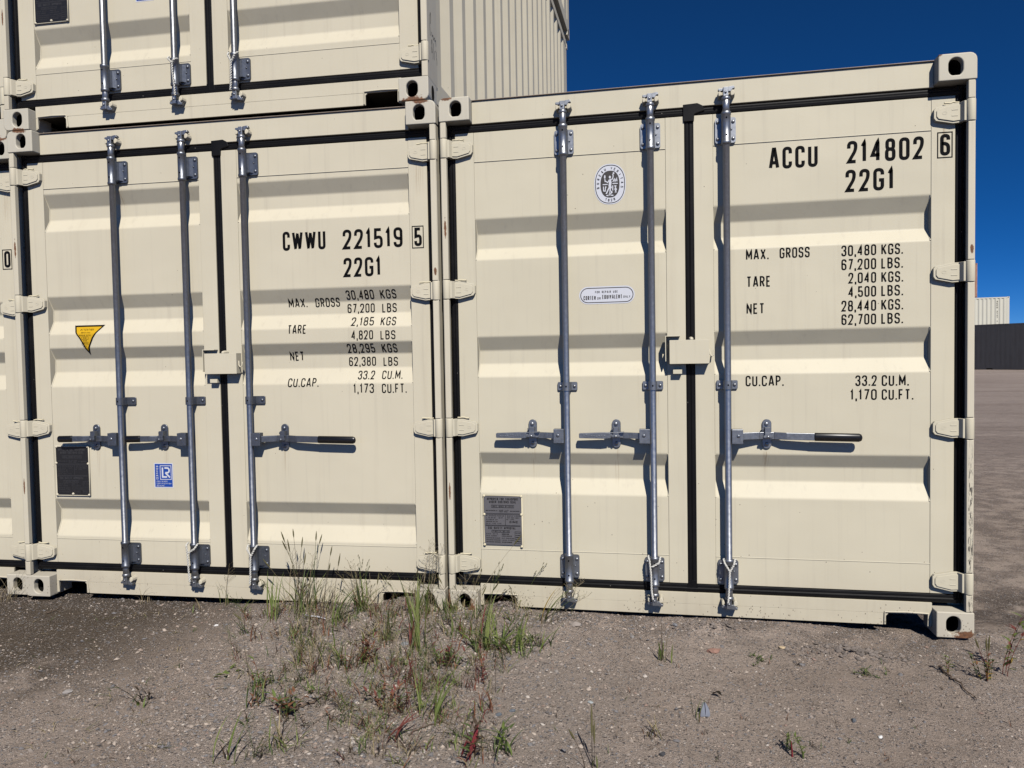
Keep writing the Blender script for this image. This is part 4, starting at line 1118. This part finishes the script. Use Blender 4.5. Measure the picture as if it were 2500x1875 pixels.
M['clod'] = stone_mat('soil_clods', [(0, (.15, .125, .11)), (.4, (.11, .092, .08)), (.7, (.19, .16, .14)), (.9, (.085, .07, .062))])
for cx_, cy_, sx_, sy_, nn_ in ((1.86, -.26, .11, .040, 340), (1.30, -.05, .08, .03, 130), (1.62, -.20, .14, .05, 60)):
    for i in range(nn_):      # crumbled clods
        x = rnd.gauss(cx_, sx_); y = rnd.gauss(cy_, sy_); r = rnd.uniform(.004, .015) if rnd.random() < .5 else .0045
        add_stone(gb, x, y, gh(x, y) + r * .25, r, 'clod', rnd)
go = gb.build('gravel'); tag(go, 'loose grey and tan gravel strewn over the dirt yard', 'gravel', kind='stuff')

# ------------------------------------------------------------------ points on the ground from picture positions
CM = None
from mathutils import Euler
CR = Euler(CAMROT, 'XYZ').to_matrix()
def gp(u, v):
    """yard point seen at (u, v) of the 2500 x 1875 photograph"""
    d = CR @ Vector(((u - 1250) / 1793.2, -(v - 937.5) / 1793.2, -1)); z = 0
    for _ in range(4):
        t = (z - CAMLOC.z) / d.z; q = CAMLOC + d * t; z = gh(q.x, q.y)
    return Vector((q.x, q.y, z))

# ------------------------------------------------------------------ single stones, litter, feather
def solid_stone(u, v, r, col, label, name='stone', flatn=.65, seed=1):
    q = gp(u, v); b = MB(); rn = random.Random(seed)
    k = 'st_%d_%d' % (u, v); M[k] = plain('stone_' + name, col, .85, var=.28, scale=70, bump=.5)
    bm = bmesh.new(); bmesh.ops.create_icosphere(bm, subdivisions=2, radius=1)
    off = Vector((seed * 3.1, seed, 0)); vs = []
    ax, ay, az = r * rn.uniform(1., 1.3), r * rn.uniform(.7, .9), r * flatn
    a = rn.random() * 6.28
    for w in bm.verts:
        c = w.co * (1 + .38 * noise.noise(w.co * 1.3 + off) + .12 * noise.noise(w.co * 3.2 + off))
        vs.append((c.x * ax * math.cos(a) - c.y * ay * math.sin(a), c.x * ax * math.sin(a) + c.y * ay * math.cos(a), c.z * az + az * .35))
    b.add(vs, [[w.index for w in f.verts] for f in bm.faces], k); bm.free()
    o = b.build(name); o.location = q; tag(o, label, 'stone', 'single stones in the dirt'); return o
for i, a in enumerate([
    (1742, 1592, .022, (.30, .17, .13), 'reddish brown angular stone on the dirt below the middle of the ACCU container'),
    (1543, 1556, .013, (.27, .25, .235), 'grey rounded stone on gravel in front of the ACCU container'),
    (1648, 1527, .014, (.20, .20, .21), 'dark bluish grey stone under the sill of the ACCU container'),
    (1660, 1503, .015, (.26, .235, .215), 'grey brown long stone touching the crumbled soil under the ACCU sill'),
    (1909, 1583, .012, (.52, .40, .25), 'small yellowish stone near the crumbled clods of soil'),
    (2150, 1801, .0085, (.78, .77, .74), 'small white pebble alone on bare dirt at lower right'),
    (1618, 1842, .010, (.05, .05, .055), 'black oval pebble at the bottom edge of the picture'),
    (1217, 1747, .012, (.12, .135, .155), 'blue grey pebble beside the reddish weeds'),
    (1251, 1736, .010, (.13, .145, .165), 'smaller blue grey pebble right of the reddish weeds'),
    (1441, 1715, .011, (.36, .39, .39), 'pale greenish flat stone on bare dirt in the centre foreground'),
    (528, 1528, .010, (.74, .72, .70), 'white chip of stone at the left edge of the gravel patch'),
    (989, 1573, .020, (.24, .25, .265), 'flat grey slab of stone among the grass left of the tall green blades'),
    (165, 1690, .018, (.36, .33, .31), 'pale flat stone half sunk in the dark soil at left'),
    (2085, 1760, .010, (.11, .12, .135), 'dark pebble at lower right, left of the white pebble'),
    (1405, 1525, .026, (.33, .285, .255), 'light flat stone lying in the wet patch below the ACCU data plate')]):
    solid_stone(*a[:4], a[4], seed=i + 2, flatn=.34 if 'flat' in a[4] else .6)
# feather stuck upright in the dirt
def feather():
    q = gp(1722, 1752); b = MB(); n = 14
    M['feather'] = plain('feather_grey', (.19, .205, .25), .8, var=.2, scale=160); M['quill'] = plain('feather_quill', (.06, .06, .075), .6); M['feather_dark'] = plain('feather_dark_tip', (.018, .016, .016), .8)
    vs = []; fs = []
    prof = [(.0, .0175), (.08, .0205), (.2, .0215), (.38, .0205), (.55, .018), (.7, .0145), (.84, .0105), (.94, .0065), (1., .002)]
    for i, (t, w) in enumerate(prof):
        z = .062 * t; y = -.012 * t + .024 * t * t
        for j in (-1, -.5, 0, .5, 1): vs.append((w * j + .005 * t, y + .009 * j * j * (1 - t * .6), z - .006 * j * j * (1 - t)))
    for i in range(len(prof) - 1):
        for j in range(4): fs.append((i * 5 + j, i * 5 + j + 1, i * 5 + j + 6, i * 5 + j + 5))
    b.add(vs, fs, 'feather', True)
    b.add([(x, y - .0006, z) for x, y, z in vs[:10]], fs[:4], 'feather_dark')
    b.tube([(.001, -.0015, .010), (.003, -.006, .028), (.004, -.003, .046), (.005, .008, .063)], .0009, 'quill', 6)
    o = b.build('feather'); o.location = q; o.scale = (.88, .88, .82); o.rotation_euler = (R(-22), 0, R(12))
    tag(o, 'small blue grey feather with dark base standing in the dirt', 'feather')
feather()
def leafm(name, col, rough=.6, trans=.25):
    m, t, b = mat(name); g = G(t); n = g.noise(g.coord(), 30., 4, .6)
    g.l(g.mix(n, tuple(x * .65 for x in col), tuple(min(1, x * 1.3) for x in col)), b.inputs['Base Color'])
    b.inputs['Roughness'].default_value = rough; b.inputs['Specular IOR Level'].default_value = .3
    tr = g.n('ShaderNodeBsdfTranslucent'); tr.inputs[0].default_value = (*[min(1, x * 1.4) for x in col], 1)
    mx = g.n('ShaderNodeMixShader'); mx.inputs[0].default_value = trans
    out = t.nodes['Material Output']; g.l(b.outputs[0], mx.inputs[1]); g.l(tr.outputs[0], mx.inputs[2]); g.l(mx.outputs[0], out.inputs[0])
    return m
for k, c in {'g1': (.145, .19, .050), 'g2': (.22, .255, .085), 'g3': (.088, .125, .040), 'dry': (.36, .29, .165), 'straw': (.46, .38, .25), 'red': (.19, .062, .05), 'rust': (.23, .105, .058), 'brown': (.085, .060, .040), 'dark': (.028, .022, .016), 'crim': (.25, .040, .048), 'ylw': (.38, .26, .06), 'seed': (.15, .135, .06)}.items():
    M['l_' + k] = leafm('leaf_' + {'g1': 'green', 'g2': 'light_green', 'g3': 'deep_green', 'crim': 'crimson', 'ylw': 'yellow'}.get(k, k), c)
def leaf_litter(u, v, L, wd, k, rz, label, name='fallen_leaf', lift=.012):
    q = gp(u, v); b = MB(); n = 8; vs = []; fs = []
    for i in range(n + 1):
        t = i / n; w = wd * math.sin(math.pi * min(1, t * .93 + .05)) ** .8
        x = L * (t - .5); z = .004 + lift * math.sin(t * 2.6) 
        vs += [(x, -w, z + .004), (x, 0, z), (x, w, z + .005)]
    for i in range(n):
        for j in (0, 1): fs.append((i * 3 + j, i * 3 + 3 + j, i * 3 + 4 + j, i * 3 + j + 1))
    b.add(vs, fs, k, True); b.tube([(-L * .5, 0, .004), (-L * .62, .002, .007), (-L * .78, .0, .010)], .0013, k, 5)
    o = b.build(name); o.location = q; o.rotation_euler = (0, 0, rz); tag(o, label, 'leaf'); return o
leaf_litter(1751, 1701, .038, .0095, 'l_dark', R(-40), 'dark curled dead leaf on the dirt above the feather')
leaf_litter(775, 1545 - 33, .11, .0065, 'white', R(-20), 'white strip of plastic lying among the grass near the CWWU sill', 'plastic_strip', .006)['category'] = 'litter'

# ------------------------------------------------------------------ weeds and grass
class Tuft(MB):
    def blade(s, base, az, h, lean, w, k, bend=1., n=7, twist=0.):
        """one grass blade: a narrow strip that rises and droops towards azimuth az"""
        dx, dy = math.cos(az), math.sin(az); px, py = -dy, dx; vs = []; fs = []
        for i in range(n + 1):
            t = i / n; out = lean * (t ** (1 + bend)); z = h * (t - .28 * bend * t * t * min(1.5, lean / max(h, .01)))
            ww = w * (1 - t ** 2.2) * (.55 + .9 * min(1, t * 3)) / 1.2
            tw = twist * t; qx, qy = px * math.cos(tw) + dx * math.sin(tw), py * math.cos(tw) + dy * math.sin(tw)
            x, y, zz = base[0] + dx * out, base[1] + dy * out, base[2] + z
            vs += [(x - qx * ww, y - qy * ww, zz), (x, y, zz - ww * .35), (x + qx * ww, y + qy * ww, zz)]
        for i in range(n):
            for j in (0, 1): fs.append((i * 3 + j, i * 3 + j + 1, i * 3 + j + 4, i * 3 + j + 3))
        s.add(vs, fs, k, True)
        return vs[-2]
    def stalk(s, base, az, h, lean, k, r=.0012, head=None, rn=random):
        dx, dy = math.cos(az), math.sin(az); P = []
        for i in range(8):
            t = i / 7; P.append((base[0] + dx * lean * t ** 1.6, base[1] + dy * lean * t ** 1.6, base[2] + h * t))
        s.tube(P, [r * (1.15 - .6 * i / 7) for i in range(8)], k, 5)
        tip = Vector(P[-1]); d = (Vector(P[-1]) - Vector(P[-2])).normalized()
        if head == 'spike':
            L = .055 * rn.uniform(.7, 1.2)
            s.tube([tip - d * L * .1, tip + d * L * .2, tip + d * L * .6, tip + d * L], [.0016, .0036, .0034, .0008], 'l_seed', 6)
        elif head == 'open':
            for i in range(7):
                q = tip - d * (.012 * i); a = rn.random() * 6.28
                e = q + d * .022 + Vector((math.cos(a) * .014, math.sin(a) * .014, .004))
                s.tube([q, e], .0005, k, 4); s.tube([e - d * .002, e + d * .005, e + d * .012], [.0008, .0022, .0006], 'l_seed', 5)
        elif head == 'fine':
            for i in range(11):
                q = tip - d * (.010 * i); a = rn.random() * 6.28; L = .03 + .004 * i
                e = q + Vector((math.cos(a) * L * .7, math.sin(a) * L * .7, L * .5)); s.tube([q, e], .00045, k, 3); s.tube([e, e + Vector((0, 0, .004))], .0011, 'l_seed', 4)
        return tip
    def herb(s, base, az, h, lean, k, kl, n, L, rn):
        """leafy stem"""
        s.stalk(base, az, h, lean, k, .0014)
        for i in range(n):
            t = .15 + .85 * i / max(1, n - 1); x = base[0] + math.cos(az) * lean * t ** 1.6; y = base[1] + math.sin(az) * lean * t ** 1.6; z = base[2] + h * t
            s.blade((x, y, z), rn.random() * 6.28, L * rn.uniform(.2, .7), L * rn.uniform(.5, 1.), L * .13, rn.choice(kl), .8, 4)
def tuft(u, v, label, seed, spec, name='grass_tuft', cat='grass', group='weeds growing in the gravel'):
    q = gp(u, v); b = Tuft(); rn = random.Random(seed)
    for sp in spec:
        kind, n, h, col = sp[:4]; h *= 1.04; n = max(n, int(n * 1.15 + .3)) if n > 3 else n; kw = sp[4] if len(sp) > 4 else {}
        for i in range(n):
            spr = kw.get('spread', .02); bx_, by_ = rn.gauss(0, spr), rn.gauss(0, spr); bz = gh(q.x + bx_, q.y + by_) - q.z - .002
            base = (bx_, by_, bz); az = kw['az'] + rn.gauss(0, kw.get('saz', .5)) if 'az' in kw else rn.random() * 6.283
            hh = h * rn.uniform(.6, 1.1); k = 'l_' + (rn.choice(col) if isinstance(col, (list, tuple)) else col)
            if kind == 'blade': b.blade(base, az, hh, hh * rn.uniform(*kw.get('lean', (.2, .8))), kw.get('w', .0035) * rn.uniform(.5, .95), k, kw.get('bend', 1.) * rn.uniform(.6, 1.2), 7, rn.uniform(-.6, .6))
            elif kind == 'stalk': b.stalk(base, az, hh, hh * rn.uniform(*kw.get('lean', (.05, .3))), k, kw.get('r', .0012), kw.get('head'), rn)
            elif kind == 'herb': b.herb(base, az, hh, hh * rn.uniform(*kw.get('lean', (.1, .6))), k, ['l_' + c for c in kw.get('leaves', ('g1', 'g3'))], kw.get('n', 6), kw.get('L', .03), rn)
    o = b.build(name); o.location = q; tag(o, label, cat, group); return o
RT = 0.; LT = math.pi; BK = math.pi / 2; FR = -math.pi / 2
gr = ['g1', 'g2', 'g3']; mixd = ['g1', 'g2', 'dry', 'rust']
T = [
 (552, 1474, 'thin pale green grass under the right locking bar of the CWWU container', [('blade', 9, .17, gr, {'w': .0022, 'lean': (.1, .5)}), ('stalk', 3, .2, 'dry', {'head': 'fine'})]),
 (672, 1512, 'narrow upright green blades with a red base, left of the seeding grass', [('blade', 7, .24, ['g1', 'g2'], {'w': .0042, 'lean': (.1, .35), 'az': BK}), ('blade', 5, .12, ['rust', 'dry'], {'w': .003})]),
 (742, 1494, 'tallest seeding grass clump, dark seed heads in front of the CWWU sill', [('stalk', 7, .36, ['brown', 'dry', 'g3'], {'head': 'spike', 'lean': (.02, .28), 'r': .0015, 'spread': .04}), ('stalk', 4, .30, ['dry', 'brown'], {'head': 'fine', 'spread': .04}), ('blade', 16, .24, gr, {'w': .0042, 'lean': (.2, .8), 'spread': .04}), ('blade', 8, .14, ['dry', 'brown', 'straw'], {'spread': .05})]),
 (795, 1500, 'dry brown grass leaning right beside the tallest seeding clump', [('blade', 10, .19, ['brown', 'dry', 'g3'], {'w': .0032, 'lean': (.3, .9), 'az': RT}), ('stalk', 3, .30, 'brown', {'head': 'spike', 'az': RT, 'lean': (.1, .25)})]),
 (826, 1522, 'broad green grass blades bent to the right before the CWWU sill', [('blade', 9, .22, gr, {'w': .006, 'lean': (.3, .9), 'az': .6, 'saz': .5}), ('blade', 6, .10, ['dry', 'g2'], {'w': .003})]),
 (878, 1492, 'bushy green grass with drooping tips left of the CWWU fork pocket', [('blade', 15, .20, gr, {'w': .0045, 'lean': (.3, 1.0)}), ('stalk', 3, .25, 'dry', {'head': 'fine'}), ('stalk', 2, .22, 'g3', {'head': 'open'})]),
 (945, 1560, 'slim green blades rising in front of the CWWU fork pocket', [('blade', 8, .20, gr, {'w': .004, 'lean': (.1, .5)}), ('blade', 5, .09, ['rust', 'dry'])]),
 (1013, 1584, 'tall bright green blades crossing the seam between the two ground containers', [('blade', 13, .37, ['g1', 'g2', 'g1'], {'w': .0062, 'lean': (.08, .42), 'spread': .018}), ('blade', 6, .2, ['rust', 'red', 'dry'], {'w': .004, 'lean': (.2, .6)}), ('stalk', 3, .34, 'dry', {'head': 'fine', 'lean': (.1, .4)})]),
 (1047, 1496, 'wispy fine grass in the seam below the hinges', [('blade', 14, .17, ['g3', 'g1', 'dry'], {'w': .0022, 'lean': (.2, .7)}), ('stalk', 5, .33, 'straw', {'head': 'fine', 'r': .0008, 'lean': (.05, .35), 'az': .3, 'saz': .6})]),
 (1140, 1560, 'long thin seed stalk leaning in front of the grey data plate', [('stalk', 1, .50, 'straw', {'head': 'spike', 'r': .0011, 'lean': (.5, .52), 'az': .05, 'saz': .01}), ('stalk', 1, .36, 'dry', {'head': 'open', 'lean': (.2, .3), 'az': .2}), ('blade', 4, .12, 'g1', {'w': .004})]),
 (1181, 1584, 'red and green blades with an open seed head before the ACCU fork pocket', [('blade', 5, .26, ['crim', 'g2', 'red'], {'w': .0065, 'lean': (.15, .5), 'az': 1.2, 'saz': .5}), ('stalk', 2, .38, 'g3', {'head': 'open', 'lean': (.2, .35), 'az': .3, 'saz': .3}), ('blade', 10, .15, gr, {'w': .006, 'lean': (.5, 1.2)})]),
 (1236, 1588, 'low sprawling bright green grass below the grey data plate', [('blade', 24, .13, gr, {'w': .006, 'lean': (.8, 1.7), 'spread': .05}), ('blade', 6, .08, ['dry', 'ylw'], {'w': .004}), ('stalk', 2, .17, 'g3', {'head': 'open', 'lean': (.3, .6), 'az': .2})]),
 (1340, 1525, 'green blades leaning right under the left locking bar of the ACCU container', [('blade', 8, .22, ['g1', 'g2', 'ylw'], {'w': .0055, 'lean': (.4, .9), 'az': .4, 'saz': .3}), ('stalk', 3, .22, 'straw', {'head': 'fine', 'r': .0008, 'az': .1, 'lean': (.7, 1.1), 'saz': .2})]),
 (1296, 1578, 'dense short green grass beside the sprawling bright clump', [('blade', 22, .10, gr, {'w': .0045, 'lean': (.5, 1.3), 'spread': .045}), ('blade', 5, .09, ['red', 'brown'], {'w': .003})]),
 (622, 1722, 'slender green weed at the left edge of the gravel, above a dry root', [('blade', 9, .15, gr, {'w': .0032, 'lean': (.1, .5), 'az': BK, 'saz': .9}), ('herb', 2, .08, 'rust', {'leaves': ('g3', 'rust')})]),
 (640, 1680, 'small rust coloured weed with few green leaves in the left gravel', [('herb', 4, .10, 'rust', {'leaves': ('g1', 'rust', 'brown'), 'L': .035}), ('blade', 5, .12, gr, {'w': .003})]),
 (846, 1632, 'olive and brown grass knot in the middle of the gravel patch', [('blade', 14, .15, ['g3', 'g1', 'brown', 'seed'], {'w': .0034, 'lean': (.3, .9), 'spread': .03}), ('herb', 3, .09, 'rust', {'leaves': ('rust', 'g3')})]),
 (893, 1618, 'rust red dried weed bunch in the middle of the gravel patch', [('herb', 10, .11, ['rust', 'red'], {'leaves': ('rust', 'red', 'brown', 'dry'), 'L': .035, 'n': 9}), ('blade', 8, .12, ['g1', 'g3'], {'w': .003})]),
 (1004, 1668, 'dark red stems below the tall bright green blades', [('stalk', 4, .16, ['red', 'crim'], {'r': .0016}), ('herb', 3, .10, 'red', {'leaves': ('red', 'g3'), 'L': .03})]),
 (1090, 1625, 'mixed red and green ground weeds right of the tall blades', [('herb', 8, .09, ['red', 'g3'], {'leaves': ('g1', 'g3', 'red'), 'L': .035, 'n': 8}), ('blade', 14, .09, gr, {'w': .0034, 'lean': (.5, 1.2), 'spread': .04})]),
 (1168, 1665, 'thin red weed standing over the blue grey pebbles', [('stalk', 4, .13, ['red', 'rust'], {'r': .0015}), ('herb', 3, .09, 'red', {'leaves': ('red', 'rust', 'g3'), 'L': .035})]),
 (1182, 1738, 'drooping rust red leaves right beside the blue grey pebbles', [('blade', 6, .10, ['rust', 'red'], {'w': .004, 'lean': (.2, .6), 'bend': 1.6}), ('stalk', 2, .11, 'red', {})]),
 (955, 1735, 'rust coloured creeping weed in the lower middle of the gravel', [('herb', 8, .08, 'rust', {'leaves': ('rust', 'red', 'brown', 'g3'), 'L': .04, 'lean': (.4, 1.2)}), ('blade', 6, .08, ['rust', 'dry'], {'w': .003})]),
 (1056, 1762, 'leaning light green blades over a twig in the lower middle', [('blade', 7, .19, ['g1', 'g2'], {'w': .0052, 'lean': (.3, .8), 'az': 1.0, 'saz': .5}), ('blade', 4, .09, ['red', 'dry'], {'w': .003})]),
 (1010, 1745, 'upright green blade pair with a red stem in the lower middle', [('blade', 4, .19, ['g2', 'g1'], {'w': .0046, 'lean': (.1, .4)}), ('stalk', 2, .14, 'red', {})]),
 (958, 1812, 'single crimson leaf tipped blade near the bottom of the gravel', [('blade', 3, .12, ['crim', 'red'], {'w': .0075, 'lean': (.8, 1.3), 'az': .7, 'saz': .3}), ('blade', 3, .06, 'g3', {})]),
 (1146, 1848, 'crimson pointed leaf with dark stems at the bottom edge', [('blade', 3, .11, 'crim', {'w': .010, 'lean': (.3, .7), 'az': 1.1, 'saz': .3}), ('herb', 4, .12, ['brown', 'red'], {'leaves': ('brown', 'g3', 'red'), 'L': .045})]),
 (1232, 1830, 'arching dark green blades near the bottom edge', [('blade', 7, .14, ['g3', 'g1'], {'w': .005, 'lean': (.6, 1.4), 'bend': 1.4}), ('herb', 2, .08, 'g3', {'leaves': ('g3', 'g1'), 'L': .04})]),
 (690, 1830, 'straggly olive grass with a long bent stem at lower left of the gravel', [('blade', 10, .13, ['g1', 'seed', 'dry'], {'w': .0032, 'lean': (.3, 1.)}), ('stalk', 2, .16, 'brown', {'az': .4, 'lean': (.8, 1.2)})]),
 (548, 1862, 'two narrow green blades at the bottom left of the gravel', [('blade', 3, .15, ['g1', 'g2'], {'w': .005, 'lean': (.2, .5), 'az': 1.2, 'saz': .3}), ('blade', 2, .08, 'brown', {})]),
 (716, 1744, 'rust and green rosette by a dry root in the gravel', [('herb', 7, .08, 'rust', {'leaves': ('rust', 'g1', 'g3'), 'L': .045, 'lean': (.4, 1.1)})]),
 (556, 1642, 'flat bright green seedling with rounded leaves on bare dirt', [('blade', 8, .02, ['g1', 'g2'], {'w': .010, 'lean': (1.6, 2.6), 'bend': .3})]),
 (1618, 1612, 'small green grass sprout on dirt below the meeting edge of the ACCU doors', [('blade', 6, .10, ['g1', 'g2'], {'w': .0042, 'lean': (.1, .45)}), ('stalk', 3, .17, ['seed', 'brown'], {'r': .0012, 'lean': (.0, .15)}), ('blade', 3, .07, 'dark', {'w': .002})]),
 (1597, 1800, 'low brown spread blades on bare dirt in the foreground', [('blade', 9, .07, ['brown', 'rust', 'dry', 'seed'], {'w': .003, 'lean': (.4, 1.2)})]),
 (1702, 1752, 'forked green blades growing beside the feather', [('blade', 3, .10, ['g1', 'g2'], {'w': .0035, 'lean': (.15, .5), 'az': .8, 'saz': 1.2}), ('stalk', 2, .06, 'red', {'r': .001})]),
 (1440, 1868, 'dark seed stalks at the bottom edge, left of the black pebble', [('stalk', 4, .12, ['brown', 'dark'], {'head': 'spike', 'lean': (.2, .5)}), ('blade', 3, .07, 'g2', {'w': .003})]),
 (2325, 1645, 'tiny green sprig on a red stem below the right corner casting', [('herb', 2, .07, 'rust', {'leaves': ('g1', 'g2'), 'L': .032, 'n': 7, 'lean': (.05, .2)})]),
 (2408, 1660, 'yellowing weed with small red flower stalks beyond the right corner casting', [('herb', 6, .10, ['rust', 'g3'], {'leaves': ('g1', 'ylw', 'g3', 'rust'), 'L': .035}), ('stalk', 3, .15, 'red', {'r': .0012, 'head': 'spike'})]),
 (2456, 1648, 'tall reddish weed at the right edge of the picture', [('herb', 3, .20, 'red', {'leaves': ('ylw', 'g1', 'red'), 'L': .05, 'n': 9, 'az': .5, 'lean': (.3, .5)})]),
 (1935, 1845, 'feathery green seedlings with a pink bud at lower right', [('herb', 4, .07, 'g3', {'leaves': ('g1', 'g2'), 'L': .024, 'n': 9, 'lean': (.1, .4)}), ('stalk', 1, .05, 'crim', {'r': .003})]),
 (1858, 1612, 'tiny mat of green creeper on dirt near the yellowish stone', [('herb', 8, .02, 'g3', {'leaves': ('g3', 'g1'), 'L': .015, 'lean': (1., 2.5), 'spread': .03})]),
 (2114, 1642, 'tiny mat of green creeper on dirt below the right fork pocket', [('herb', 9, .022, 'g3', {'leaves': ('g3', 'g1'), 'L': .015, 'lean': (1., 2.5), 'spread': .03})]),
 (362, 1470, 'dry arched straw stems against the sill at left', [('stalk', 4, .12, ['straw', 'dry'], {'lean': (.1, .4)}), ('blade', 4, .14, ['straw', 'dry'], {'w': .002, 'lean': (.5, .9), 'bend': 1.8})]),
 (348, 1716, 'small weed with one green leaf and black twigs in the left dirt', [('blade', 3, .05, 'g1', {'w': .006, 'lean': (.4, .9)}), ('herb', 2, .05, 'dark', {'leaves': ('dark', 'brown'), 'L': .03}), ('stalk', 2, .09, 'dark', {'az': 2.6, 'lean': (.8, 1.2)})]),
 (478, 1492, 'short dry stem with a curled green leaf left of the gravel patch', [('blade', 4, .07, ['g1', 'brown', 'dry'], {'w': .004, 'lean': (.3, .9)}), ('stalk', 2, .06, 'brown', {'az': 3., 'lean': (.8, 1.4)})]),
 (22, 1466, 'wispy dry grass at the bottom left corner castings', [('stalk', 14, .16, ['straw', 'dry'], {'r': .0008, 'lean': (.2, .9), 'spread': .05, 'head': None}), ('blade', 12, .15, ['straw', 'dry', 'g2'], {'w': .0018, 'lean': (.3, 1.), 'spread': .05})]),
]
for i, (u, v, label, spec) in enumerate(T): tuft(u, v, label, 100 + i, spec)
# ground-hugging growth between the tufts: uncountable
cb = Tuft(); rn = random.Random(77); n = 0
while n < 250:
    u = rn.gauss(930, 215); v = 1490 + 385 * rn.random() ** 1.35
    u += (v - 1600) * .10
    if u < 560 or u > 1420 or (u > 1250 and v > 1640): continue
    q = gp(u, v); n += 1
    cols = rn.choice((gr, gr, mixd, ['rust', 'red', 'brown'], ['dry', 'straw', 'brown'], ['g3', 'brown', 'dark']))
    big = 1 if v < 1700 else .75
    for i in range(rn.randint(4, 10)):
        a = rn.random() * 6.283; bx_, by_ = q.x + rn.gauss(0, .018), q.y + rn.gauss(0, .018)
        h = rn.uniform(.02, .085) * big; cb.blade((bx_, by_, gh(bx_, by_) - .002), a, h, h * rn.uniform(.4, 1.6), rn.uniform(.0008, .0024), 'l_' + rn.choice(cols), rn.uniform(.6, 1.3), 5, rn.uniform(-.5, .5))
    if rn.random() < .30:
        for i in range(rn.randint(2, 5)): cb.stalk((q.x + rn.gauss(0, .02), q.y + rn.gauss(0, .02), q.z - .002), rn.random() * 6.28, rn.uniform(.07, .20) * big, rn.uniform(.02, .09), 'l_' + rn.choice(('straw', 'dry', 'red', 'g3', 'brown')), .0008, rn.choice((None, None, 'fine')), rn)
    if rn.random() < .35: cb.herb((q.x, q.y, q.z - .002), rn.random() * 6.28, rn.uniform(.03, .08), .04, 'l_' + rn.choice(('rust', 'red', 'g3', 'brown')), ['l_' + c for c in cols], 5, .022, rn)
n = 0
while n < 60:         # taller thin growth thickening towards the container bases
    u = rn.uniform(600, 1290); v = 1482 + 165 * rn.random() ** 1.5
    if noise.noise(Vector((u * .011, v * .016, 3.))) < -.12: continue
    q = gp(u, v); n += 1; cols = rn.choice((gr, gr, ['g1', 'dry'], ['dry', 'straw', 'g3'], ['red', 'g3', 'rust']))
    for i in range(rn.randint(4, 9)):
        bx_, by_ = q.x + rn.gauss(0, .022), q.y + rn.gauss(0, .022); h = rn.uniform(.035, .125)
        cb.blade((bx_, by_, gh(bx_, by_) - .002), rn.random() * 6.283, h, h * rn.uniform(.15, .9), rn.uniform(.0012, .0032), 'l_' + rn.choice(cols), rn.uniform(.6, 1.3), 6, rn.uniform(-.5, .5))
    for i in range(rn.randint(0, 3)): cb.stalk((q.x + rn.gauss(0, .02), q.y + rn.gauss(0, .02), q.z - .002), rn.random() * 6.28, rn.uniform(.08, .24), rn.uniform(.03, .12), 'l_' + rn.choice(('straw', 'dry', 'brown', 'g1')), .0009, rn.choice((None, 'fine', 'spike', 'open')), rn)
for i in range(60):
    q = gp(rn.uniform(1300, 2490), rn.uniform(1560, 1870))
    for j in range(rn.randint(2, 4)): cb.blade((q.x + rn.gauss(0, .006), q.y + rn.gauss(0, .006), q.z - .002), rn.random() * 6.28, rn.uniform(.01, .035), rn.uniform(.008, .03), .0012, 'l_' + rn.choice(('brown', 'rust', 'g3', 'dark')), 1., 4)
for i in range(70):
    q = gp(rn.uniform(20, 560), rn.uniform(1490, 1870))
    for j in range(rn.randint(1, 4)): cb.blade((q.x + rn.gauss(0, .01), q.y + rn.gauss(0, .01), q.z - .001), rn.random() * 6.28, rn.uniform(.006, .03), rn.uniform(.02, .07), .0014, 'l_' + rn.choice(('straw', 'dry', 'g3', 'brown', 'dry')), 1., 4)
tag(cb.build('ground_cover'), 'low mixed green, rust and straw coloured weeds creeping over the gravel', 'ground cover', kind='stuff')
# dry roots and twigs
M['twig'] = plain('dry_twig', (.12, .085, .06), .85, var=.3, scale=90)
def twig(pts, r, label):
    q0 = gp(*pts[0]); P = []; rn2 = random.Random(len(label))
    for a, c in zip(pts, pts[1:]):
        for i in range(5):
            t = i / 5; q = gp(a[0] + (c[0] - a[0]) * t + rn2.uniform(-4, 4), a[1] + (c[1] - a[1]) * t + rn2.uniform(-3, 3)); P.append(q - q0 + Vector((0, 0, r * 1.2 + .003)))
    b = MB(); b.tube(P, [r * (1.1 - .7 * i / len(P)) for i in range(len(P))], 'twig', 6)
    o = b.build('twig'); o.location = q0; tag(o, label, 'twig'); return o
twig([(2292, 1630), (2310, 1648), (2336, 1668), (2372, 1700), (2385, 1712)], .004, 'dark crooked root lying on the dirt at right')
twig([(700, 1745), (740, 1728), (780, 1710), (812, 1688)], .005, 'dry brown root lying across the gravel at left')
twig([(1000, 1800), (1030, 1780), (1075, 1765), (1120, 1775)], .0025, 'thin dark twig under the leaning green blades')
twig([(110, 1500), (140, 1492), (165, 1484)], .003, 'pale straw stick on dark soil near the left castings')
